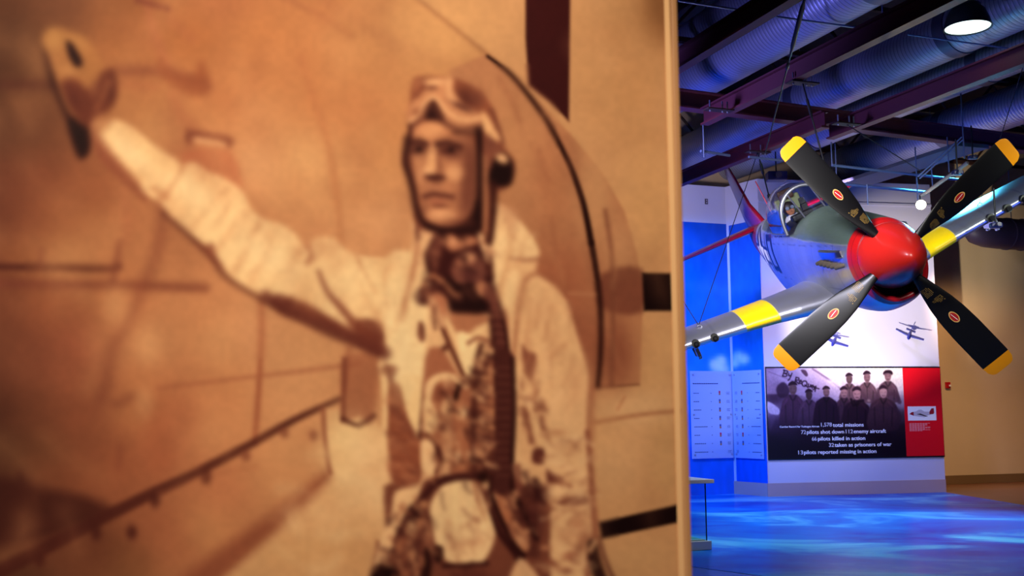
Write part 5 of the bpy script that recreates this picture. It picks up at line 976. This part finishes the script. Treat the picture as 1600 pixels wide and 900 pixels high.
# pale acoustic baffle between the girder and the blades
a, b = at_z(1352, 292, 5.9), at_z(1545, 232, 5.9); mb = MB(); s_ = (b-a).normalized().cross(Vector((0, 0, 1))); mb.hexa([a, b, b+s_*.6, a+s_*.6], [p+Vector((0, 0, .06)) for p in (a, b, b+s_*.6, a+s_*.6)]); o = mb.build('ceiling_baffle', mat('grey_baffle', (86, 84, 96), .7)); tag(origin_to(o, a), 'flat grey baffle hanging behind the two upper blades', 'ceiling baffle')
# dark duct end seen under the raised wing
P = at_z(1512, 352, 5.9) if False else at_plane(1516, 362, W0-Vector((0, 2.0, 0)), Vector((0, 1, 0))); R = empty('dark_duct', P, 'dark round duct under the raised wing on the right', 'air duct'); M = frame(P, BX, -AX*-1 if False else Vector((0, 0, 1)).cross(BX), (0, 0, 1)); R.matrix_basis = M
MB().lathe([(.02, -.12), (.14, -.06), (.26, .1), (.33, .4), (.35, .8), (.35, 9), (.02, 9)], 'x', 36).build('duct_body', mat('dark_violet_duct', (70, 58, 78), .5, noise=.1), R, 50)
for k in range(9): MB().lathe([(.352, 1+k*.45), (.366, 1+k*.45), (.366, 1.06+k*.45), (.352, 1.06+k*.45)], 'x', 36).build('duct_rib', mat('dark_violet_duct', (70, 58, 78), .5), R, 50)
MB().tube([(1.2, 0, .35), (1.2, 0, 3)], .012, 6).build('hanger_rod', galv, R)
# high bay lamp
lc = at_z(1512, 44, 6.55); hb = empty('high_bay_lamp', lc, 'round high bay lamp glowing white under the ceiling', 'ceiling lamp')
child(MB().lathe([(.275, .004), (.295, 0), (.29, .012), (.265, .10), (.22, .22), (.17, .27), (.17, .30), (.16, .29), (.20, .2)], 'z', 40, Matrix.Translation(lc), False), 'reflector', mat('dark_green_grey_reflector', (70, 76, 74), .45), hb, 40)
child(MB().lathe([(.001, 0), (.10, 0), (.10, .10), (.06, .16), (.001, .16)], 'z', 24, Matrix.Translation(lc+Vector((0, 0, .30)))), 'ballast_housing', mat('dark_green_grey_reflector', (70, 76, 74), .45), hb, 40)
em = mat('high_bay_glow', (222, 246, 240), .4, emit=2.2); child(MB().lathe([(.001, 0), (.27, 0), (.27, .006), (.001, .006)], 'z', 40, Matrix.Translation(lc+Vector((0, 0, .012)))), 'diffuser', em, hb)
child(MB().tube([lc+Vector((0, 0, .46)), lc+Vector((0, 0, 2.4))], .012, 8), 'stem', galv, hb)
# glowing track spotlight that faces the camera
tc_ = at_z(1439, 320, 5.0); ts = empty('track_spotlight', tc_, 'small track spotlight glowing brightly towards the viewer between the blades', 'spotlight')
td = (Vector(EYEP)+Vector((1.5, 0, 0))-tc_).normalized(); Mt = frame(tc_, td, Vector((0, 0, 1)).cross(td), td.cross(Vector((0, 0, 1)).cross(td)))
child(MB().lathe([(.05, -.22), (.075, -.2), (.085, 0), (.08, 0), (.02, -.18)], 'x', 24, Mt), 'lamp_housing', blkm, ts, 40); child(MB().lathe([(.001, -.012), (.074, -.012), (.074, -.008), (.001, -.008)], 'x', 24, Mt), 'bulb', mat('spotlight_bulb', (255, 236, 200), .4, emit=60), ts)
child(MB().tube([tc_-td*.1, tc_-td*.1+Vector((0, 0, .16))], .012, 6), 'yoke', blkm, ts)
sl = bpy.data.lights.new('track_spotlight_beam', 'SPOT'); sl.energy = 90; sl.color = (1, .85, .6); sl.spot_size = 1.2; sl.spot_blend = .8; so = bpy.data.objects.new('track_spotlight_beam', sl); C.objects.link(so); so.location = tc_+td*.05; so.rotation_euler = td.to_track_quat('-Z', 'Y').to_euler()
# small fixtures: projector-like lamp above the canopy, lamp head near the right blade
def lamp_head(x, y, z, label, k=1.):
    c = at_z(x, y, z); r = empty('stage_lamp', c, label, 'stage lamp', 'small stage lamps'); child(MB().box(c, (.34*k, .24*k, .16*k)), 'lamp_body', mat('stage_lamp_blue', (40, 44, 90), .4), r, bevel=.02)
    child(MB().lathe([(.001, 0), (.06*k, 0), (.06*k, .05), (.001, .05)], 'x', 20, frame(c+Vector((0, -.14*k, 0)), (0, -1, 0), (1, 0, 0), (0, 0, 1))), 'lens', mat('lamp_lens', (90, 84, 90), .15), r, 40); child(MB().tube([c, c+Vector((0, 0, .5))], .012, 6), 'yoke', blkm, r)
lamp_head(1213, 276, 6.3, 'small blue-lit lamp just above the cockpit canopy', 1.1); lamp_head(1496, 270, 5.2, 'small lamp head beside the upper right blade', .45); lamp_head(1520, 246, 5.6, 'blue-lit lamp on the end of the grey baffle', .4); lamp_head(1556, 352, 4.2, 'blue-lit lamp under the raised wing', .45)
# ================================================================= wall pieces and the showcase
def plate_panel(P0_, P1_, z0, z1, n, label, mirror):
    d = (P1_-P0_); L = d.length; d.normalize(); r = empty('acrylic_panel', (P0_+P1_)/2+Vector((0, 0, z0))+n*.05, label, 'information panel', 'pale blue acrylic lists of medals')
    def bx(u0, u1, za, zb, t0, t1): mb = MB(); mb.hexa([P0_+d*u0+n*t1+Vector((0, 0, za)), P0_+d*u1+n*t1+Vector((0, 0, za)), P0_+d*u1+n*t1+Vector((0, 0, zb)), P0_+d*u0+n*t1+Vector((0, 0, zb))], [P0_+d*u0+n*t0+Vector((0, 0, za)), P0_+d*u1+n*t0+Vector((0, 0, za)), P0_+d*u1+n*t0+Vector((0, 0, zb)), P0_+d*u0+n*t0+Vector((0, 0, zb))]); return mb
    child(bx(0, L, z0, z1, .05, .06), 'acrylic_sheet', acry, r)
    for u in (.05*L+.02, .95*L-.02):
        for z in (z0+.08, (z0+z1)/2, z1-.08): mb = MB(); mb.tube([P0_+d*u+Vector((0, 0, z)), P0_+d*u+n*.07+Vector((0, 0, z))], .018, 12); child(mb, 'standoff_bolt', galv, r, 40)
    H_ = z1-z0; ink = mat('navy_lettering', (24, 36, 92), .5); f = (lambda t: L*(1-t)) if mirror else (lambda t: L*t)
    tx = MB()
    def dash(t0, t1, h, th=.010):
        a, b = sorted((f(t0), f(t1))); tx.s = 0; m_ = bx(a, b, z1-H_*h-th, z1-H_*h+th, .0605, .062); tx.add(m_.v, m_.f)
    for k in range(12): dash(.06+k*.05, .06+k*.05+.04, .145)
    random.seed(3)
    for i in range(8):
        h = .255+i*.096; n_ = (3, 3, 4, 3, 7, 3, 6, 7)[i]
        for k in range(n_): dash(.07+k*.045, .07+k*.045+.036, h, .007)
        dash(.47, .49, h, .007)
        for k in range(3): dash(.84, .93-.03*random.random(), h+.012*(k-1), .003)
    child(tx, 'list_lettering', ink, r)
    for i in range(7):
        h = .255+i*.096; u = f(.68); c = (176, 20, 70) if i in (0, 5) else (60, 70, 130)
        child(bx(u-.02, u+.02, z1-H_*h+.0, z1-H_*h+.05, .0605, .063), 'medal_ribbon', mat('ribbon_%s' % ('red' if i in (0, 5) else 'blue'), c, .5), r)
        mb = MB(); cc = P0_+d*u+n*.062+Vector((0, 0, z1-H_*h-.02)); mb.lathe([(.001, -.002), (.022, -.002), (.022, .002), (.001, .002)], 'x', 14, frame(cc, n, d, (0, 0, 1))); child(mb, 'medal_disc', mat('bronze_print', (150, 100, 70), .5), r)
acry = glass_mat('pale_blue_acrylic', (.55, .70, .96), .52, .12, True)
zt_, zb_ = bpt(1110, 580).z, bpt(1110, 716).z
L0_, L1_ = bpt(1077.5, 650), bpt(1144, 650); L0_.z = L1_.z = 0; plate_panel(L0_, L1_, zb_, zt_, bn, 'left sheet of the pale blue medal list, beside the mural edge', False)
zt_, zb_ = spt(1170, 579).z, spt(1172, 716).z
R0_, R1_ = spt(1149, 650), spt(1194.5, 650); R0_.z = R1_.z = 0; plate_panel(R0_, R1_, zb_, zt_, sn, 'right sheet of the pale blue medal list, next to the airmen photo', True)
# fire alarm strobe on the beige wall
c = at_plane(1479.5, 602, W0, wn); al = empty('fire_alarm', c, 'small red fire alarm strobe on the beige wall', 'fire alarm'); M = frame(c, wd, wn, (0, 0, 1))
al.matrix_basis = M; MB().box((0, .03, 0), (.125, .06, .15)).build('alarm_body', mat('alarm_red', (176, 14, 22), .35), al, bevel=.012); MB().box((.03, .075, -.01), (.05, .03, .05)).build('strobe_lens', mat('strobe_lens', (235, 225, 220), .15), al, bevel=.008)
# outlet plate high on the left wall
c = bpt(1103.5, 315); ot = empty('wall_outlet', c, 'small dark double outlet high on the pale wall', 'outlet'); ot.matrix_basis = frame(c, -bdir, bn, (0, 0, 1)); MB().box((0, .008, 0), (.07, .016, .12)).build('cover_plate', mat('dark_outlet', (40, 36, 48), .5), ot, bevel=.004)
for z in (-.026, .026): MB().box((0, .018, z), (.035, .008, .034)).build('socket', mat('pale_outlet', (170, 160, 176), .5), ot)
# red sign sliver at the right edge
c = at_plane(1603, 480, W0, wn); sg = empty('wall_sign', c, 'small red sign at the right edge of the beige wall', 'sign'); sg.matrix_basis = frame(c, wd, wn, (0, 0, 1)); MB().box((.1, .02, 0), (.28, .03, .14)).build('sign_plate', mat('alarm_red', (176, 14, 22), .35), sg, bevel=.005)
# glass showcase at the left
cc = at_z(1112.5, 859, 0); sc_ = empty('display_case', cc, 'glass display case with white lid and white plinth beside the mural edge', 'display case'); sc_.matrix_basis = frame(cc, -BX, AX, (0, 0, 1)).copy()
sc_.matrix_basis = frame(cc, BX, AX, (0, 0, 1)); wl = mat('white_case_lacquer', (228, 222, 214), .4); zp = (at_plane(1112, 845, cc, BX.cross(Vector((0, 0, 1)))).z); zt2 = at_plane(1105, 755, cc, BX.cross(Vector((0, 0, 1)))).z; ztt = at_plane(1105, 749, cc, BX.cross(Vector((0, 0, 1)))).z
Wc, Dc = 1.3, .75
MB().box((-Wc/2, Dc/2, zp/2), (Wc, Dc, zp)).build('plinth', wl, sc_, bevel=.006); MB().box((-Wc/2+.0, Dc/2, (zt2+ztt)/2), (Wc+.08, Dc+.08, ztt-zt2)).build('lid', wl, sc_, bevel=.005)
gm = glass_mat('case_glass', (.97, .99, .99), .96, .02)
for c_, d_2 in (((-Wc/2, .05, (zp+zt2)/2), (Wc-.08, .008, zt2-zp)), ((-Wc/2, Dc-.05, (zp+zt2)/2), (Wc-.08, .008, zt2-zp)), ((-.045, Dc/2, (zp+zt2)/2), (.008, Dc-.1, zt2-zp)), ((-Wc+.045, Dc/2, (zp+zt2)/2), (.008, Dc-.1, zt2-zp))): MB().box(c_, d_2).build('glass_pane', gm, sc_)
for x, y in ((-.045, .05), (-.045, Dc-.05), (-Wc+.045, .05), (-Wc+.045, Dc-.05)): MB().box((x, y, (zp+zt2)/2), (.012, .012, zt2-zp)).build('corner_seal', mat('dark_case_seal', (14, 22, 26), .4), sc_)
MB().box((-Wc/2, Dc/2, zp+.006), (Wc-.12, Dc-.12, .012)).build('display_bed', mat('pale_case_bed', (214, 208, 170), .7), sc_)
